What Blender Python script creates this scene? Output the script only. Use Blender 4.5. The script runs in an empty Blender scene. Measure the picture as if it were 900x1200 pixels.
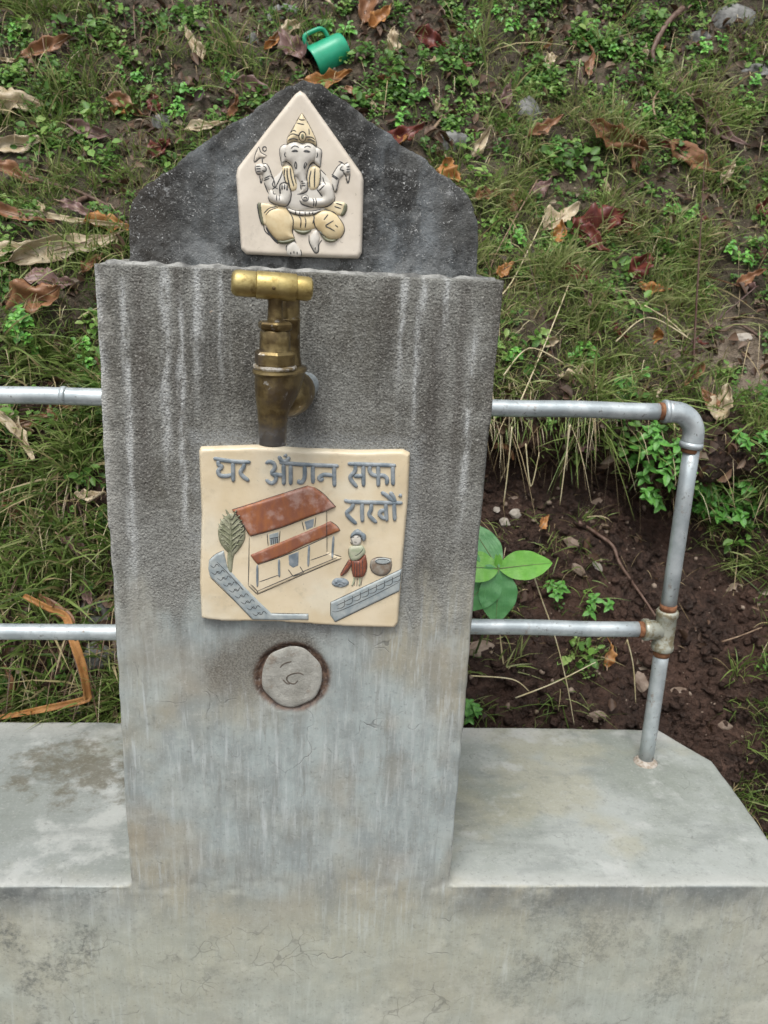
import bpy, bmesh, math, random
import numpy as np
from mathutils import Vector, Matrix, noise, geometry
from mathutils.bvhtree import BVHTree

random.seed(7); rng = np.random.default_rng(7)
scene = bpy.context.scene
col = scene.collection
R = math.radians

# ------------------------------------------------------------------ camera
F = 1000.0
def _n(v): v = np.array(v, float); return v / np.linalg.norm(v)
_down = _n([-151, -3126, -F]); _Z = -_down
_X = np.array([15500, -429, -F], float); _X -= _Z * _X.dot(_Z); _X = _n(_X)
_Y = np.cross(_Z, _X)
M3 = np.array([_X, _Y, _Z])
CAM = np.array([0.0, -0.80, 1.154])
cd = bpy.data.cameras.new('camera'); cam = bpy.data.objects.new('camera', cd); col.objects.link(cam)
mw = Matrix([list(M3[i]) + [CAM[i]] for i in range(3)] + [[0, 0, 0, 1]])
cam.matrix_world = mw
cd.sensor_fit = 'AUTO'; cd.sensor_width = 36; cd.lens = F / 1200 * 36
cd.clip_start = .02; cd.clip_end = 300
cd.dof.use_dof = True; cd.dof.focus_distance = .93; cd.dof.aperture_fstop = 13
scene.camera = cam

# ------------------------------------------------------------------ light
EL, AZ = R(62), R(200)          # high sun behind cloud, a little left of the camera
w = bpy.data.worlds.new("World"); scene.world = w; w.use_nodes = True
nt = w.node_tree; bg = nt.nodes['Background']
sky = nt.nodes.new('ShaderNodeTexSky'); sky.sky_type = 'NISHITA'; sky.sun_disc = False
sky.sun_elevation = EL; sky.sun_rotation = AZ; sky.dust_density = 3
hsv = nt.nodes.new('ShaderNodeHueSaturation'); hsv.inputs['Saturation'].default_value = .22
nt.links.new(sky.outputs[0], hsv.inputs['Color']); nt.links.new(hsv.outputs[0], bg.inputs[0])
bg.inputs[1].default_value = .13
sl = bpy.data.lights.new('sun', 'SUN'); sl.energy = 1.3; sl.angle = R(28); sl.color = (1, .97, .92)
so = bpy.data.objects.new('sun', sl); col.objects.link(so)
sd = Vector((math.sin(AZ) * math.cos(EL), math.cos(AZ) * math.cos(EL), math.sin(EL)))
so.rotation_euler = sd.to_track_quat('Z', 'Y').to_euler(); so.location = sd * 5
vs = scene.view_settings; vs.view_transform = 'Standard'; vs.look = 'None'; vs.gamma = 1; vs.exposure = .82
scene.cycles.max_bounces = 6; scene.cycles.use_denoising = True

# ------------------------------------------------------------------ pixel -> place helpers (photo pixels, 900 x 1200)
def ray(px, py): return M3 @ np.array([px - 450, 600 - py, -F])
def PY(px, py, y=0.0):
    r = ray(px, py); return CAM + r * ((y - CAM[1]) / r[1])
def PZ(px, py, z):
    r = ray(px, py); return CAM + r * ((z - CAM[2]) / r[2])
def proj(P):
    c = (np.asarray(P) - CAM) @ M3
    return 450 + F * c[..., 0] / -c[..., 2], 600 - F * c[..., 1] / -c[..., 2]

# ------------------------------------------------------------------ object helpers
def tag(o, label=None, cat=None, group=None, kind=None):
    if label: o['label'] = label
    if cat: o['category'] = cat
    if group: o['group'] = group
    if kind: o['kind'] = kind
    return o
def empty(name, loc=(0, 0, 0), **k):
    o = bpy.data.objects.new(name, None); col.objects.link(o); o.location = loc; o.empty_display_size = .02
    return tag(o, **k)
def link(name, me, mat=None, parent=None, smooth=True, **k):
    o = bpy.data.objects.new(name, me); col.objects.link(o)
    if mat is not None and not me.materials: me.materials.append(mat)
    if parent is not None:
        o.parent = parent
        o.matrix_parent_inverse = Matrix.Translation(-parent.location) if parent.type == 'EMPTY' and k.pop('abs', True) else Matrix()
    k.pop('abs', None)
    if smooth: me.polygons.foreach_set('use_smooth', [True] * len(me.polygons))
    return tag(o, **k)
def mesh(name, V, Fc):
    me = bpy.data.meshes.new(name); me.from_pydata([tuple(map(float, v)) for v in V], [], [tuple(f) for f in Fc]); me.update(); return me
def np_mesh(name, V, Q, attr=None):
    """V (n,3) float; Q (m,k) int faces with the same corner count"""
    me = bpy.data.meshes.new(name); V = np.asarray(V, np.float32); Q = np.asarray(Q, np.int32); k = Q.shape[1]
    me.vertices.add(len(V)); me.vertices.foreach_set('co', V.ravel())
    me.loops.add(Q.size); me.loops.foreach_set('vertex_index', Q.ravel())
    me.polygons.add(len(Q)); me.polygons.foreach_set('loop_start', np.arange(0, Q.size, k, dtype=np.int32))
    me.update(calc_edges=True)
    if attr is not None:
        a = me.attributes.new('rnd', 'FLOAT', 'POINT'); a.data.foreach_set('value', np.asarray(attr, np.float32))
    return me

# ------------------------------------------------------------------ shader helpers
class G:
    def __init__(s, name):
        s.mat = bpy.data.materials.new(name); s.mat.use_nodes = True; s.t = s.mat.node_tree; s.t.nodes.clear()
        s.out = s.t.nodes.new('ShaderNodeOutputMaterial')
        s.pos = None
    def n(s, ty, **k):
        nd = s.t.nodes.new(ty)
        for a, v in k.items(): setattr(nd, a, v)
        return nd
    def put(s, sock, v):
        if isinstance(v, bpy.types.NodeSocket): s.t.links.new(v, sock)
        else:
            if isinstance(v, (tuple, list)) and sock.type == 'RGBA' and len(v) == 3: v = (*v, 1)
            sock.default_value = v
    def P(s):
        if s.pos is None: s.pos = s.n('ShaderNodeTexCoord').outputs['Object']
        return s.pos
    def m(s, op, a, b=0.0, c=None, clamp=False):
        nd = s.n('ShaderNodeMath', operation=op, use_clamp=clamp); s.put(nd.inputs[0], a); s.put(nd.inputs[1], b)
        if c is not None: s.put(nd.inputs[2], c)
        return nd.outputs[0]
    def add(s, a, b): return s.m('ADD', a, b)
    def mul(s, a, b): return s.m('MULTIPLY', a, b)
    def sub(s, a, b): return s.m('SUBTRACT', a, b)
    def mx(s, a, b): return s.m('MAXIMUM', a, b)
    def sat(s, a): return s.m('ADD', a, 0.0, clamp=True)
    def xyz(s, v=None):
        nd = s.n('ShaderNodeSeparateXYZ'); s.put(nd.inputs[0], v or s.P()); return nd.outputs
    def sc(s, v3, v=None):
        nd = s.n('ShaderNodeVectorMath', operation='MULTIPLY'); s.put(nd.inputs[0], v or s.P()); s.put(nd.inputs[1], v3); return nd.outputs[0]
    def noise(s, scale, detail=4, rough=.55, v=None, dist=0.0, off=0.0):
        nd = s.n('ShaderNodeTexNoise'); v = v or s.P()
        if off:
            a = s.n('ShaderNodeVectorMath', operation='ADD'); s.put(a.inputs[0], v); a.inputs[1].default_value = (off, off * 1.7, off * .6); v = a.outputs[0]
        s.put(nd.inputs['Vector'], v); nd.inputs['Scale'].default_value = scale; nd.inputs['Detail'].default_value = detail
        nd.inputs['Roughness'].default_value = rough; nd.inputs['Distortion'].default_value = dist
        return nd.outputs['Fac']
    def vor(s, scale, feature='F1', v=None, rnd=1.0, out='Distance'):
        nd = s.n('ShaderNodeTexVoronoi', feature=feature); s.put(nd.inputs['Vector'], v or s.P()); nd.inputs['Scale'].default_value = scale
        nd.inputs['Randomness'].default_value = rnd; return nd.outputs[out]
    def st(s, v, lo, hi, a=0.0, b=1.0):
        nd = s.n('ShaderNodeMapRange', interpolation_type='SMOOTHSTEP'); s.put(nd.inputs[0], v); s.put(nd.inputs[1], lo); s.put(nd.inputs[2], hi)
        nd.inputs[3].default_value = a; nd.inputs[4].default_value = b; return nd.outputs[0]
    def mix(s, f, a, b, blend='MIX'):
        nd = s.n('ShaderNodeMix', data_type='RGBA', blend_type=blend); s.put(nd.inputs[0], f); s.put(nd.inputs[6], a); s.put(nd.inputs[7], b); return nd.outputs[2]
    def ramp(s, f, stops):
        nd = s.n('ShaderNodeValToRGB'); s.put(nd.inputs[0], f); e = nd.color_ramp.elements
        while len(e) < len(stops): e.new(.5)
        for i, (p, c) in enumerate(stops): e[i].position = p; e[i].color = (*c, 1)
        return nd.outputs[0]
    def attr(s, name='rnd'):
        return s.n('ShaderNodeAttribute', attribute_name=name).outputs['Fac']
    def bump(s, h, strength=1.0, dist=.001):
        nd = s.n('ShaderNodeBump'); s.put(nd.inputs['Height'], h); nd.inputs['Strength'].default_value = strength; nd.inputs['Distance'].default_value = dist
        return nd.outputs[0]
    def warp(s, amt, scale, v=None):
        nd = s.n('ShaderNodeTexNoise'); s.put(nd.inputs['Vector'], v or s.P()); nd.inputs['Scale'].default_value = scale; nd.inputs['Detail'].default_value = 3
        a = s.n('ShaderNodeVectorMath', operation='SUBTRACT'); s.t.links.new(nd.outputs['Color'], a.inputs[0]); a.inputs[1].default_value = (.5, .5, .5)
        b = s.n('ShaderNodeVectorMath', operation='MULTIPLY_ADD'); s.t.links.new(a.outputs[0], b.inputs[0]); b.inputs[1].default_value = (amt,) * 3; s.put(b.inputs[2], v or s.P())
        return b.outputs[0]
    def finish(s, color, rough=.6, normal=None, metal=0.0, spec=.5, trans=0.0, coat=0.0):
        b = s.n('ShaderNodeBsdfPrincipled'); s.put(b.inputs['Base Color'], color); s.put(b.inputs['Roughness'], rough); s.put(b.inputs['Metallic'], metal)
        s.put(b.inputs['Specular IOR Level'], spec)
        if coat: s.put(b.inputs['Coat Weight'], coat); b.inputs['Coat Roughness'].default_value = .12
        if normal is not None: s.t.links.new(normal, b.inputs['Normal'])
        o = b.outputs[0]
        if trans:
            tr = s.n('ShaderNodeBsdfTranslucent'); s.put(tr.inputs[0], color); mxs = s.n('ShaderNodeMixShader'); mxs.inputs[0].default_value = trans
            s.t.links.new(o, mxs.inputs[1]); s.t.links.new(tr.outputs[0], mxs.inputs[2]); o = mxs.outputs[0]
        s.t.links.new(o, s.out.inputs[0]); return s.mat

# ------------------------------------------------------------------ concrete materials
def px_x(px, py): return float(PY(px, py, 0)[0])
def px_z(px, py): return float(PY(px, py, 0)[2])

def concrete_body():
    g = G('cement_render'); X, Yy, Z = g.xyz()
    nz = g.noise(9, 5); nzb = g.noise(28, 4, off=3.1)
    # zones -------------------------------------------------------------
    front = g.st(Yy, .012, .02, 1, 0)                                    # front face of the block
    top = g.mul(g.st(Yy, .0, .004), g.st(Z, .52, .50))                    # ledge tops
    zb = g.add(.775, g.mul(g.m('ABSOLUTE', g.add(X, .02)), .12)); nlow = g.noise(1, 4, .6, g.sc((22, 10, 5)), off=6.6)
    rough = g.st(g.sub(g.add(g.add(Z, g.mul(g.sub(nz, .5), .13)), g.mul(g.sub(nlow, .5), .22)), zb), -.03, .05)
    # smooth trowelled cement ---------------------------------------------
    vst = g.noise(1, 5, .6, g.sc((170, 60, 14)))                         # vertical streaks
    vst2 = g.noise(1, 4, .6, g.sc((60, 30, 6)), off=2.2)
    vst3 = g.noise(1, 3, .6, g.sc((330, 60, 40)), off=5.2)
    big = g.noise(4.5, 4, .6, off=7.7); big2 = g.noise(7, 3, .6, off=12.7)
    c = g.mix(g.st(big, .40, .60), (.315, .30, .235), (.33, .375, .365)); c = g.mix(g.mul(g.st(g.noise(1, 5, .65, g.sc((34, 20, 16)), off=15.), .42, .64), .55), c, (.205, .225, .22))
    c = g.mix(g.mul(g.st(vst2, .45, .7), .6), c, (.205, .22, .21))
    c = g.mix(g.mul(g.mul(g.st(vst, .5, .72), g.st(g.noise(6, 3, off=44.), .30, .55)), .75), c, (.46, .495, .49))
    c = g.mix(g.mul(g.st(g.noise(1, 5, .65, g.sc((120, 60, 18)), off=55.), .52, .68), .5), c, (.20, .205, .185))
    c = g.mix(g.mul(g.mul(g.st(vst3, .56, .74), g.st(g.noise(9, 3, off=45.), .4, .6)), .35), c, (.50, .52, .50))
    c = g.mix(g.mul(g.st(g.noise(24, 5, .7, off=46.), .50, .66), .35), c, (.40, .43, .41))
    c = g.mix(g.mul(g.st(g.noise(15, 5, .7, off=47.), .52, .66), .4), c, (.21, .22, .195))
    c = g.mix(g.mul(g.st(big2, .5, .68), .4), c, (.30, .245, .165))
    low = g.st(Z, .47, .36)
    c = g.mix(g.mul(low, .55), c, (.40, .42, .345))
    # black algae in blotches on the low wall
    bl = g.noise(11, 8, .8, off=21.0)
    blx = g.mx(g.mul(g.st(X, -.20, -.27), .95), g.mul(g.st(X, .17, .25), .62))
    blo = g.mul(g.mul(g.st(bl, .49, .62), blx), g.st(Z, .455, .43))
    fnz = g.st(g.noise(140, 4, .75, off=23.), .40, .58)
    c = g.mix(g.mul(g.mul(blo, g.add(.35, g.mul(fnz, .65))), .8), c, (.085, .095, .09))
    c = g.mix(g.mul(g.mul(g.st(g.noise(30, 6, .75, off=24.), .52, .66), low), .45), c, (.23, .235, .20)); c = g.mix(g.mul(g.mul(g.st(g.noise(13, 5, .7, off=25.), .52, .64), low), .5), c, (.47, .475, .40))
    edge = g.mul(g.mul(g.st(Z, .385, .444), g.st(Z, .4462, .445)), g.st(g.m('ABSOLUTE', g.add(X, .03)), .175, .2))
    c = g.mix(g.mul(g.mul(edge, g.st(g.noise(14, 4, off=9.), .35, .6)), .62), c, (.09, .10, .10))
    # rough sanded render ---------------------------------------------------
    gr = g.noise(520, 2, .75); gr2 = g.noise(900, 2, .6, off=1.); gv = g.vor(420); gm = g.noise(170, 3, .7, off=2.)
    rc = g.mix(g.st(g.noise(12, 5, .65, off=31.), .35, .65), (.105, .102, .086), (.225, .228, .208))
    vs1 = g.noise(1, 6, .72, g.sc((30, 20, 4.2)), off=41., dist=.4)
    vs2 = g.noise(1, 6, .72, g.sc((17, 20, 3.4)), off=51., dist=.5)
    up = g.st(Z, .86, 1.05)
    rc = g.mix(g.mul(g.st(vs2, .50, .66), g.add(.3, g.mul(up, .45))), rc, (.055, .054, .048))
    rc = g.mix(g.mul(g.st(vs1, .54, .74), .4), rc, (.33, .34, .325)); rc = g.mix(g.mul(g.st(gm, .58, .38), .35), rc, (.05, .045, .038))
    def streak(px, py0, py1, wpx, wob=.004):
        x0 = px_x(px, (py0 + py1) / 2); z0 = px_z(px, py1); z1 = px_z(px, py0); wd = wpx * .00078
        dx = g.m('DIVIDE', g.add(g.sub(X, x0), g.mul(g.sub(vs2, .5), wob * 8)), wd)
        e = g.m('POWER', 2.718, g.mul(g.mul(dx, dx), -1))
        return g.mul(g.mul(e, g.st(Z, z0 - .03, z0 + .06)), g.st(Z, z1 + .02, z1 - .01))
    light = None
    for a in [(196, 320, 560, 6), (236, 310, 480, 6), (150, 330, 700, 5), (262, 330, 440, 3), (471, 320, 450, 4), (491, 320, 500, 4), (522, 320, 410, 4), (128, 320, 900, 5), (545, 400, 620, 4), (216, 360, 640, 4)]:
        v = streak(*a); light = v if light is None else g.mx(light, v)
    dark = None
    for a in [(505, 360, 740, 15), (165, 320, 600, 9), (535, 330, 640, 7), (212, 310, 520, 6), (455, 330, 420, 10), (578, 330, 560, 8), (120, 310, 470, 4)]:
        v = streak(*a); dark = v if dark is None else g.mx(dark, v)
    rc = g.mix(g.mul(g.mul(g.st(g.noise(6.5, 4, .65, off=91.), .47, .62), g.st(Z, .82, .95)), .5), rc, (.07, .066, .055)); rc = g.mix(g.mul(dark, .62), rc, (.062, .055, .046))
    brk = g.st(g.noise(60, 4, .7, g.sc((1, 1, .35)), off=3.), .36, .56)
    rc = g.mix(g.mul(g.mul(light, brk), .85), rc, (.44, .455, .445)); rc = g.mix(g.mul(g.mul(g.st(Z, 1.02, .90), g.st(nz, .4, .6)), .35), rc, (.27, .275, .26))
    # pale mortar round the lower plaque
    mx0, mz0 = px_x(358, 628), px_z(358, 628)
    bx = g.m('ABSOLUTE', g.sub(X, mx0)); bz = g.m('ABSOLUTE', g.sub(Z, mz0))
    bd = g.add(g.mx(g.sub(bx, .100), g.sub(bz, .092)), g.mul(g.sub(nzb, .5), .03))
    rc = g.mix(g.mul(g.st(bd, .016, .0), .55), rc, (.27, .285, .285))
    # specks
    rc = g.mix(g.mul(g.st(gr, .56, .70), .6), rc, (.40, .39, .35))
    rc = g.mix(g.mul(g.st(gr, .46, .33), .7), rc, (.035, .031, .026))
    lw = g.mul(g.st(X, px_x(150, 600), px_x(128, 600)), .5)
    rc = g.mix(g.mul(lw, g.st(g.noise(40, 4, off=61.), .4, .6)), rc, (.37, .365, .33))
    c = g.mix(rough, c, rc)
    # dark ring and brown stain round the boss
    bx_, bz_ = px_x(342, 794), px_z(342, 794)
    dxx = g.sub(X, bx_); dzz = g.sub(Z, bz_)
    rr = g.m('SQRT', g.add(g.mul(dxx, dxx), g.mul(dzz, dzz)))
    rw = g.sub(g.add(rr, g.mul(g.sub(nzb, .5), .04)), g.mul(g.sub(bx_, X), .35))
    st1 = g.mul(g.mul(g.st(rw, .070, .043), g.st(Z, bz_ - .055, bz_ + .01)), front)
    st1 = g.mul(st1, g.st(X, bx_ + .06, bx_ + .02)); c = g.mix(g.mul(st1, .85), c, g.mix(g.st(gr, .4, .6), (.085, .075, .058), (.19, .175, .145)))
    rrw = g.add(rr, g.mul(g.sub(nzb, .5), .007)); ring = g.mul(g.mul(g.st(rrw, .0280, .0315), g.st(rrw, .0430, .0375)), front)
    c = g.mix(g.mul(ring, .92), c, g.mix(g.st(g.noise(160, 3), .4, .6), (.045, .022, .014), (.12, .07, .045)))
    # ledge tops: wet trowelled cement
    tn = g.noise(6, 5, .6, off=71.); tc = g.mix(g.st(tn, .35, .65), (.225, .245, .215), (.34, .36, .34)); tc = g.mix(g.mul(g.st(g.noise(5, 4, .6, off=73.), .48, .6), .5), tc, (.33, .31, .22)); tc = g.mix(g.mul(g.st(g.noise(60, 5, .75, off=74.), .52, .68), .35), tc, (.16, .17, .16)); tc = g.mix(g.mul(g.st(X, -.2, -.24), .45), tc, (.19, .205, .20))
    tc = g.mix(g.mul(g.st(g.noise(16, 5, .6, off=77.), .55, .68), .6), tc, (.44, .45, .43))
    tc = g.mix(g.mul(g.st(g.noise(1, 5, .6, g.sc((9, 26, 9)), off=87.), .5, .72), .5), tc, (.16, .175, .165))
    tc = g.mix(g.mul(g.st(Yy, .03, .0), .5), tc, (.46, .46, .43)); tc = g.mix(g.mul(g.mul(g.st(Yy, .28, .33), g.st(tn, .4, .5)), .6), tc, (.48, .48, .45))
    # muddy smear on the left ledge
    mp = PZ(95, 900, .447); ddx = g.m('DIVIDE', g.sub(X, float(mp[0])), .11); ddy = g.m('DIVIDE', g.sub(Yy, float(mp[1])), .10)
    mm = g.sub(g.add(1, g.mul(g.sub(g.noise(30, 6, .7, off=5.), .5), 4.)), g.add(g.mul(ddx, ddx), g.mul(ddy, ddy)))
    tc = g.mix(g.mul(g.st(mm, .25, 1.1), .75), tc, (.10, .088, .058))
    c = g.mix(top, c, tc)
    # cracks
    wv = g.warp(.12, 14)
    cr = g.vor(8.5, 'DISTANCE_TO_EDGE', v=wv); crm = g.mul(g.mul(g.st(cr, .0065, .001), g.st(g.noise(9, 4, .7, off=99.), .52, .62)), g.st(g.noise(26, 3, off=29.), .38, .55))
    crm = g.mul(crm, g.sub(1, g.mul(rough, .9)))
    c = g.mix(g.mul(crm, .5), c, (.10, .10, .095))
    wv2 = g.warp(.04, 22)
    cr2 = g.vor(36, 'DISTANCE_TO_EDGE', v=wv2); crm2 = g.mul(g.mul(g.st(cr2, .035, .004), g.st(g.noise(10, 3, off=39.), .56, .66)), low)
    c = g.mix(g.mul(crm2, .4), c, (.10, .10, .09))
    # fine tone
    c = g.mix(g.mul(g.st(g.noise(240, 3, .7, off=4.), .5, .78), .3), c, (.50, .50, .47))
    c = g.mix(g.mul(g.st(g.noise(200, 3, .7, off=14.), .56, .72), .35), c, (.11, .11, .10))
    # relief
    hr = g.mul(g.add(g.mul(gr, .9), g.add(g.mul(gv, .5), g.mul(gm, .9))), g.add(.06, g.mul(rough, 1.)))
    hs = g.add(g.mul(g.noise(70, 4), .5), g.mul(vst, .22))
    h = g.sub(g.add(hr, g.mul(hs, .5)), g.mul(crm, .25))
    rg = g.add(.50, g.mul(rough, .3)); rg = g.sub(rg, g.mul(top, g.st(tn, .4, .7, .05, .24)))
    return g.finish(c, rg, g.bump(h, .8, .0017), spec=.45)

def concrete_gable():
    g = G('blackened_cement'); X, Yy, Z = g.xyz()
    b = g.noise(7, 5, .6); b2 = g.noise(16, 5, .65, off=4.)
    c = g.mix(g.st(b2, .38, .66), (.020, .020, .019), (.075, .076, .072))
    c = g.mix(g.mul(g.st(g.noise(34, 5, .7, off=5.), .52, .66), .5), c, (.15, .155, .15))
    # blue-grey washed areas beside the plaque
    xr = g.mul(g.st(X, .02, .05), g.st(X, .12, .06)); xl = g.mul(g.st(X, -.16, -.12), g.st(X, -.06, -.09))
    xr = g.mx(xr, g.mul(g.mul(g.st(X, .03, .07), g.st(Z, 1.19, 1.15)), .8))
    wash = g.mul(g.add(g.mul(xr, 1.1), g.mul(xl, .6)), g.st(g.noise(1, 5, .6, g.sc((22, 22, 9)), off=8.), .38, .62))
    c = g.mix(g.mul(g.sat(wash), .75), c, (.22, .245, .26))
    lowm = g.mul(g.st(Z, 1.165, 1.125), g.st(g.noise(40, 4, .7, off=2.), .42, .6))
    c = g.mix(g.mul(lowm, .6), c, (.24, .25, .25))
    # dark brown algae on the outer left
    c = g.mix(g.mul(g.st(X, -.13, -.17), .5), c, (.045, .038, .03))
    # white specks and crust
    v = g.vor(300, v=g.warp(.02, 130)); sel = g.add(g.noise(22, 5, .7, off=11.), .03)
    sp = g.mul(g.st(v, .36, .14), g.mul(g.st(sel, .47, .60), g.st(g.noise(150, 2, .6, off=3.), .45, .6)))
    c = g.mix(g.mul(sp, .95), c, (.50, .51, .50))
    sp2 = g.st(g.noise(560, 2, .7), .60, .72)
    c = g.mix(g.mul(sp2, .5), c, (.40, .40, .38))
    crust = g.mul(g.st(g.noise(70, 6, .8, off=17.), .56, .68), g.st(g.noise(9, 4, off=19.), .40, .6))
    c = g.mix(g.mul(crust, .6), c, (.36, .37, .37))
    h = g.add(g.mul(g.noise(330, 4, .7), 1.), g.add(g.mul(g.noise(60, 4, .6), 1.), g.mul(sp, .4)))
    return g.finish(c, .78, g.bump(h, .9, .0028), spec=.35)

def simple(name, base, var, scale=40, rough=.5, bump_=.0006, bscale=160, spec=.5, metal=0.0, lo=.35, hi=.65, coat=0.0, trans=0.0):
    g = G(name); c = g.mix(g.st(g.noise(scale, 5, .6), lo, hi), base, var)
    return g.finish(c, rough, g.bump(g.noise(bscale, 4, .6), .6, bump_) if bump_ else None, metal=metal, spec=spec, coat=coat, trans=trans)

MB = concrete_body(); MG = concrete_gable()
g = G('cream_glazed_tile')
c = g.mix(g.st(g.noise(22, 4, .6), .35, .7), (.60, .50, .335), (.665, .575, .42)); c = g.mix(g.mul(g.st(g.noise(45, 6, .75, off=3.), .52, .70), .5), c, (.44, .39, .28)); c = g.mix(g.mul(g.st(g.noise(14, 4, .6, off=13.), .5, .65), .45), c, (.70, .66, .53)); c = g.mix(g.mul(g.st(g.noise(330, 2, .7, off=23.), .68, .74), .5), c, (.25, .22, .16))
M_TILE = g.finish(c, .34, g.bump(g.noise(60, 3), .4, .0012), spec=.5)
g = G('pale_glazed_tile')
c = g.mix(g.st(g.noise(22, 4, .6), .35, .7), (.60, .535, .44), (.68, .615, .52)); c = g.mix(g.mul(g.st(g.noise(45, 6, .75, off=3.), .54, .72), .45), c, (.46, .41, .34)); c = g.mix(g.mul(g.st(g.noise(330, 2, .7, off=23.), .68, .74), .5), c, (.25, .22, .16))
M_TILE2 = g.finish(c, .34, g.bump(g.noise(50, 3), .4, .0012), spec=.5)
M_SKIN = simple('white_glaze', (.52, .49, .43), (.62, .59, .53), 60, .3, .0004)
M_YEL = simple('ochre_glaze', (.66, .55, .34), (.58, .45, .25), 70, .3, .0004)
M_YEL2 = simple('pale_ochre_glaze', (.70, .60, .40), (.64, .53, .33), 90, .3, .0004)
M_OLV = simple('olive_glaze', (.11, .115, .07), (.20, .20, .13), 120, .35, .0003)
M_INK = simple('dark_line_glaze', (.025, .027, .028), (.06, .06, .06), 300, .4, 0)
M_LET = simple('blue_grey_glaze', (.14, .175, .20), (.27, .30, .315), 110, .4, .0006, 260)
M_WALLG = simple('grey_glaze', (.25, .29, .30), (.36, .39, .38), 110, .42, .0005)
g = G('red_brown_roof_glaze'); c = g.mix(g.st(g.noise(1, 5, .6, g.sc((120, 40, 40))), .35, .65), (.33, .125, .05), (.23, .09, .055))
c = g.mix(g.mul(g.st(g.noise(55, 5, .65, off=2.), .47, .66), .75), c, (.42, .28, .235)); M_ROOF = g.finish(c, .38, g.bump(g.noise(200, 3), .4, .0005))
M_LEAFG = simple('grey_green_glaze', (.17, .18, .11), (.30, .30, .21), 160, .4, .0004)
M_SKIRT = simple('brick_red_glaze', (.27, .085, .045), (.16, .06, .04), 260, .4, .0003)
M_SHIRT = simple('celadon_glaze', (.33, .37, .25), (.42, .42, .31), 200, .4, .0003)
M_POT = simple('brown_pot_glaze', (.20, .15, .11), (.27, .25, .21), 200, .4, .0003)

g = G('old_brass'); X, Y_, Z = g.xyz(); n1 = g.noise(60, 5, .65); n2 = g.noise(25, 5, .6, off=2.)
c = g.mix(g.st(n1, .35, .68), (.36, .275, .10), (.50, .41, .18))
M_BRASS_H = g.finish(g.mix(g.mul(g.st(g.noise(140, 4, .7, off=4.), .52, .68), .55), c, (.15, .10, .03)), g.st(n2, .3, .7, .38, .55), g.bump(g.noise(300, 4), .4, .0005), metal=.85)
g = G('tarnished_brass'); n1 = g.noise(60, 5, .65); n2 = g.noise(30, 5, .6, off=2.); Z = g.xyz()[2]
c = g.mix(g.st(n1, .38, .62), (.095, .066, .028), (.22, .165, .070))
c = g.mix(g.mul(g.st(n2, .48, .66), .7), c, (.10, .078, .06))
c = g.mix(g.mul(g.st(g.noise(80, 5, .7, off=8.), .60, .69), .8), c, (.50, .49, .46))
c = g.mix(g.mul(g.st(g.add(Z, g.mul(g.sub(n1, .5), .03)), 1.010, .985), .9), c, (.13, .125, .12)); c = g.mix(g.mul(g.st(g.noise(50, 4, .6, off=18.), .5, .6), g.st(Z, 1.0, .98)), c, (.30, .31, .32))
M_BRASS = g.finish(c, g.st(n2, .3, .7, .28, .5), g.bump(g.noise(120, 5), .5, .0008), metal=.72)
M_LIME2 = simple('brass_and_scale', (.16, .12, .06), (.40, .38, .34), 110, .5, .001, lo=.45, hi=.6)
M_LIME = simple('lime_scale', (.42, .38, .33), (.25, .2, .15), 200, .7, .001)
g = G('galvanised_steel'); n1 = g.noise(30, 5, .65); n2 = g.noise(140, 4, .7, off=3.)
c = g.mix(g.st(n1, .35, .65), (.34, .385, .40), (.50, .545, .555)); c = g.mix(g.mul(g.st(n2, .60, .68), .75), c, (.14, .14, .13))
c = g.mix(g.mul(g.st(g.noise(45, 5, .7, off=9.), .62, .7), .5), c, (.22, .12, .06))
M_GI = g.finish(c, g.st(n2, .3, .7, .33, .5), g.bump(g.noise(160, 4), .35, .0005), metal=.45)
g = G('painted_tee'); c = g.mix(g.st(g.noise(90, 5, .7), .42, .62), (.37, .38, .32), (.20, .17, .10)); M_TEE = g.finish(c, .45, g.bump(g.noise(200, 4), .5, .0008), metal=.3)
M_RUST = simple('rust', (.13, .05, .02), (.24, .11, .05), 160, .85, .0012)
g = G('water'); b = g.n('ShaderNodeBsdfPrincipled'); b.inputs['Transmission Weight'].default_value = 1; b.inputs['IOR'].default_value = 1.33; b.inputs['Roughness'].default_value = .02
g.t.links.new(b.outputs[0], g.out.inputs[0]); M_WATER = g.mat
g = G('green_plastic'); c = g.mix(g.st(g.noise(30, 3), .3, .7), (.012, .26, .135), (.02, .34, .19)); M_CUP = g.finish(c, .32, g.bump(g.noise(70, 4), .3, .001), spec=.5)

def leafmat(name, stops, rough=.45, trans=.34, vein=0.0):
    g = G(name); f = g.attr(); c = g.ramp(f, stops)
    c = g.mix(g.mul(g.st(g.noise(70, 4, .6), .45, .75), .35), c, tuple(x * .5 for x in stops[0][1]))
    return g.finish(c, rough, g.bump(g.noise(260, 3), .3, .0008), spec=.4, trans=trans)
M_GRASS = leafmat('grass_blades', [(0, (.05, .095, .02)), (.35, (.115, .19, .04)), (.7, (.24, .32, .09)), (.88, (.34, .37, .16)), (.93, (.33, .27, .13)), (1, (.46, .38, .22))])
M_WEED = leafmat('weed_leaves', [(0, (.05, .125, .025)), (.5, (.105, .23, .042)), (.85, (.19, .35, .07)), (1, (.29, .41, .12))])
M_LIT = leafmat('leaf_litter', [(0, (.035, .022, .014)), (.35, (.085, .045, .025)), (.6, (.15, .09, .055)), (.8, (.20, .16, .12)), (1, (.36, .29, .20))], .55, .1)
M_STRAW = leafmat('straw', [(0, (.20, .14, .07)), (.5, (.42, .34, .19)), (1, (.58, .52, .36))], .5, .15)
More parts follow.
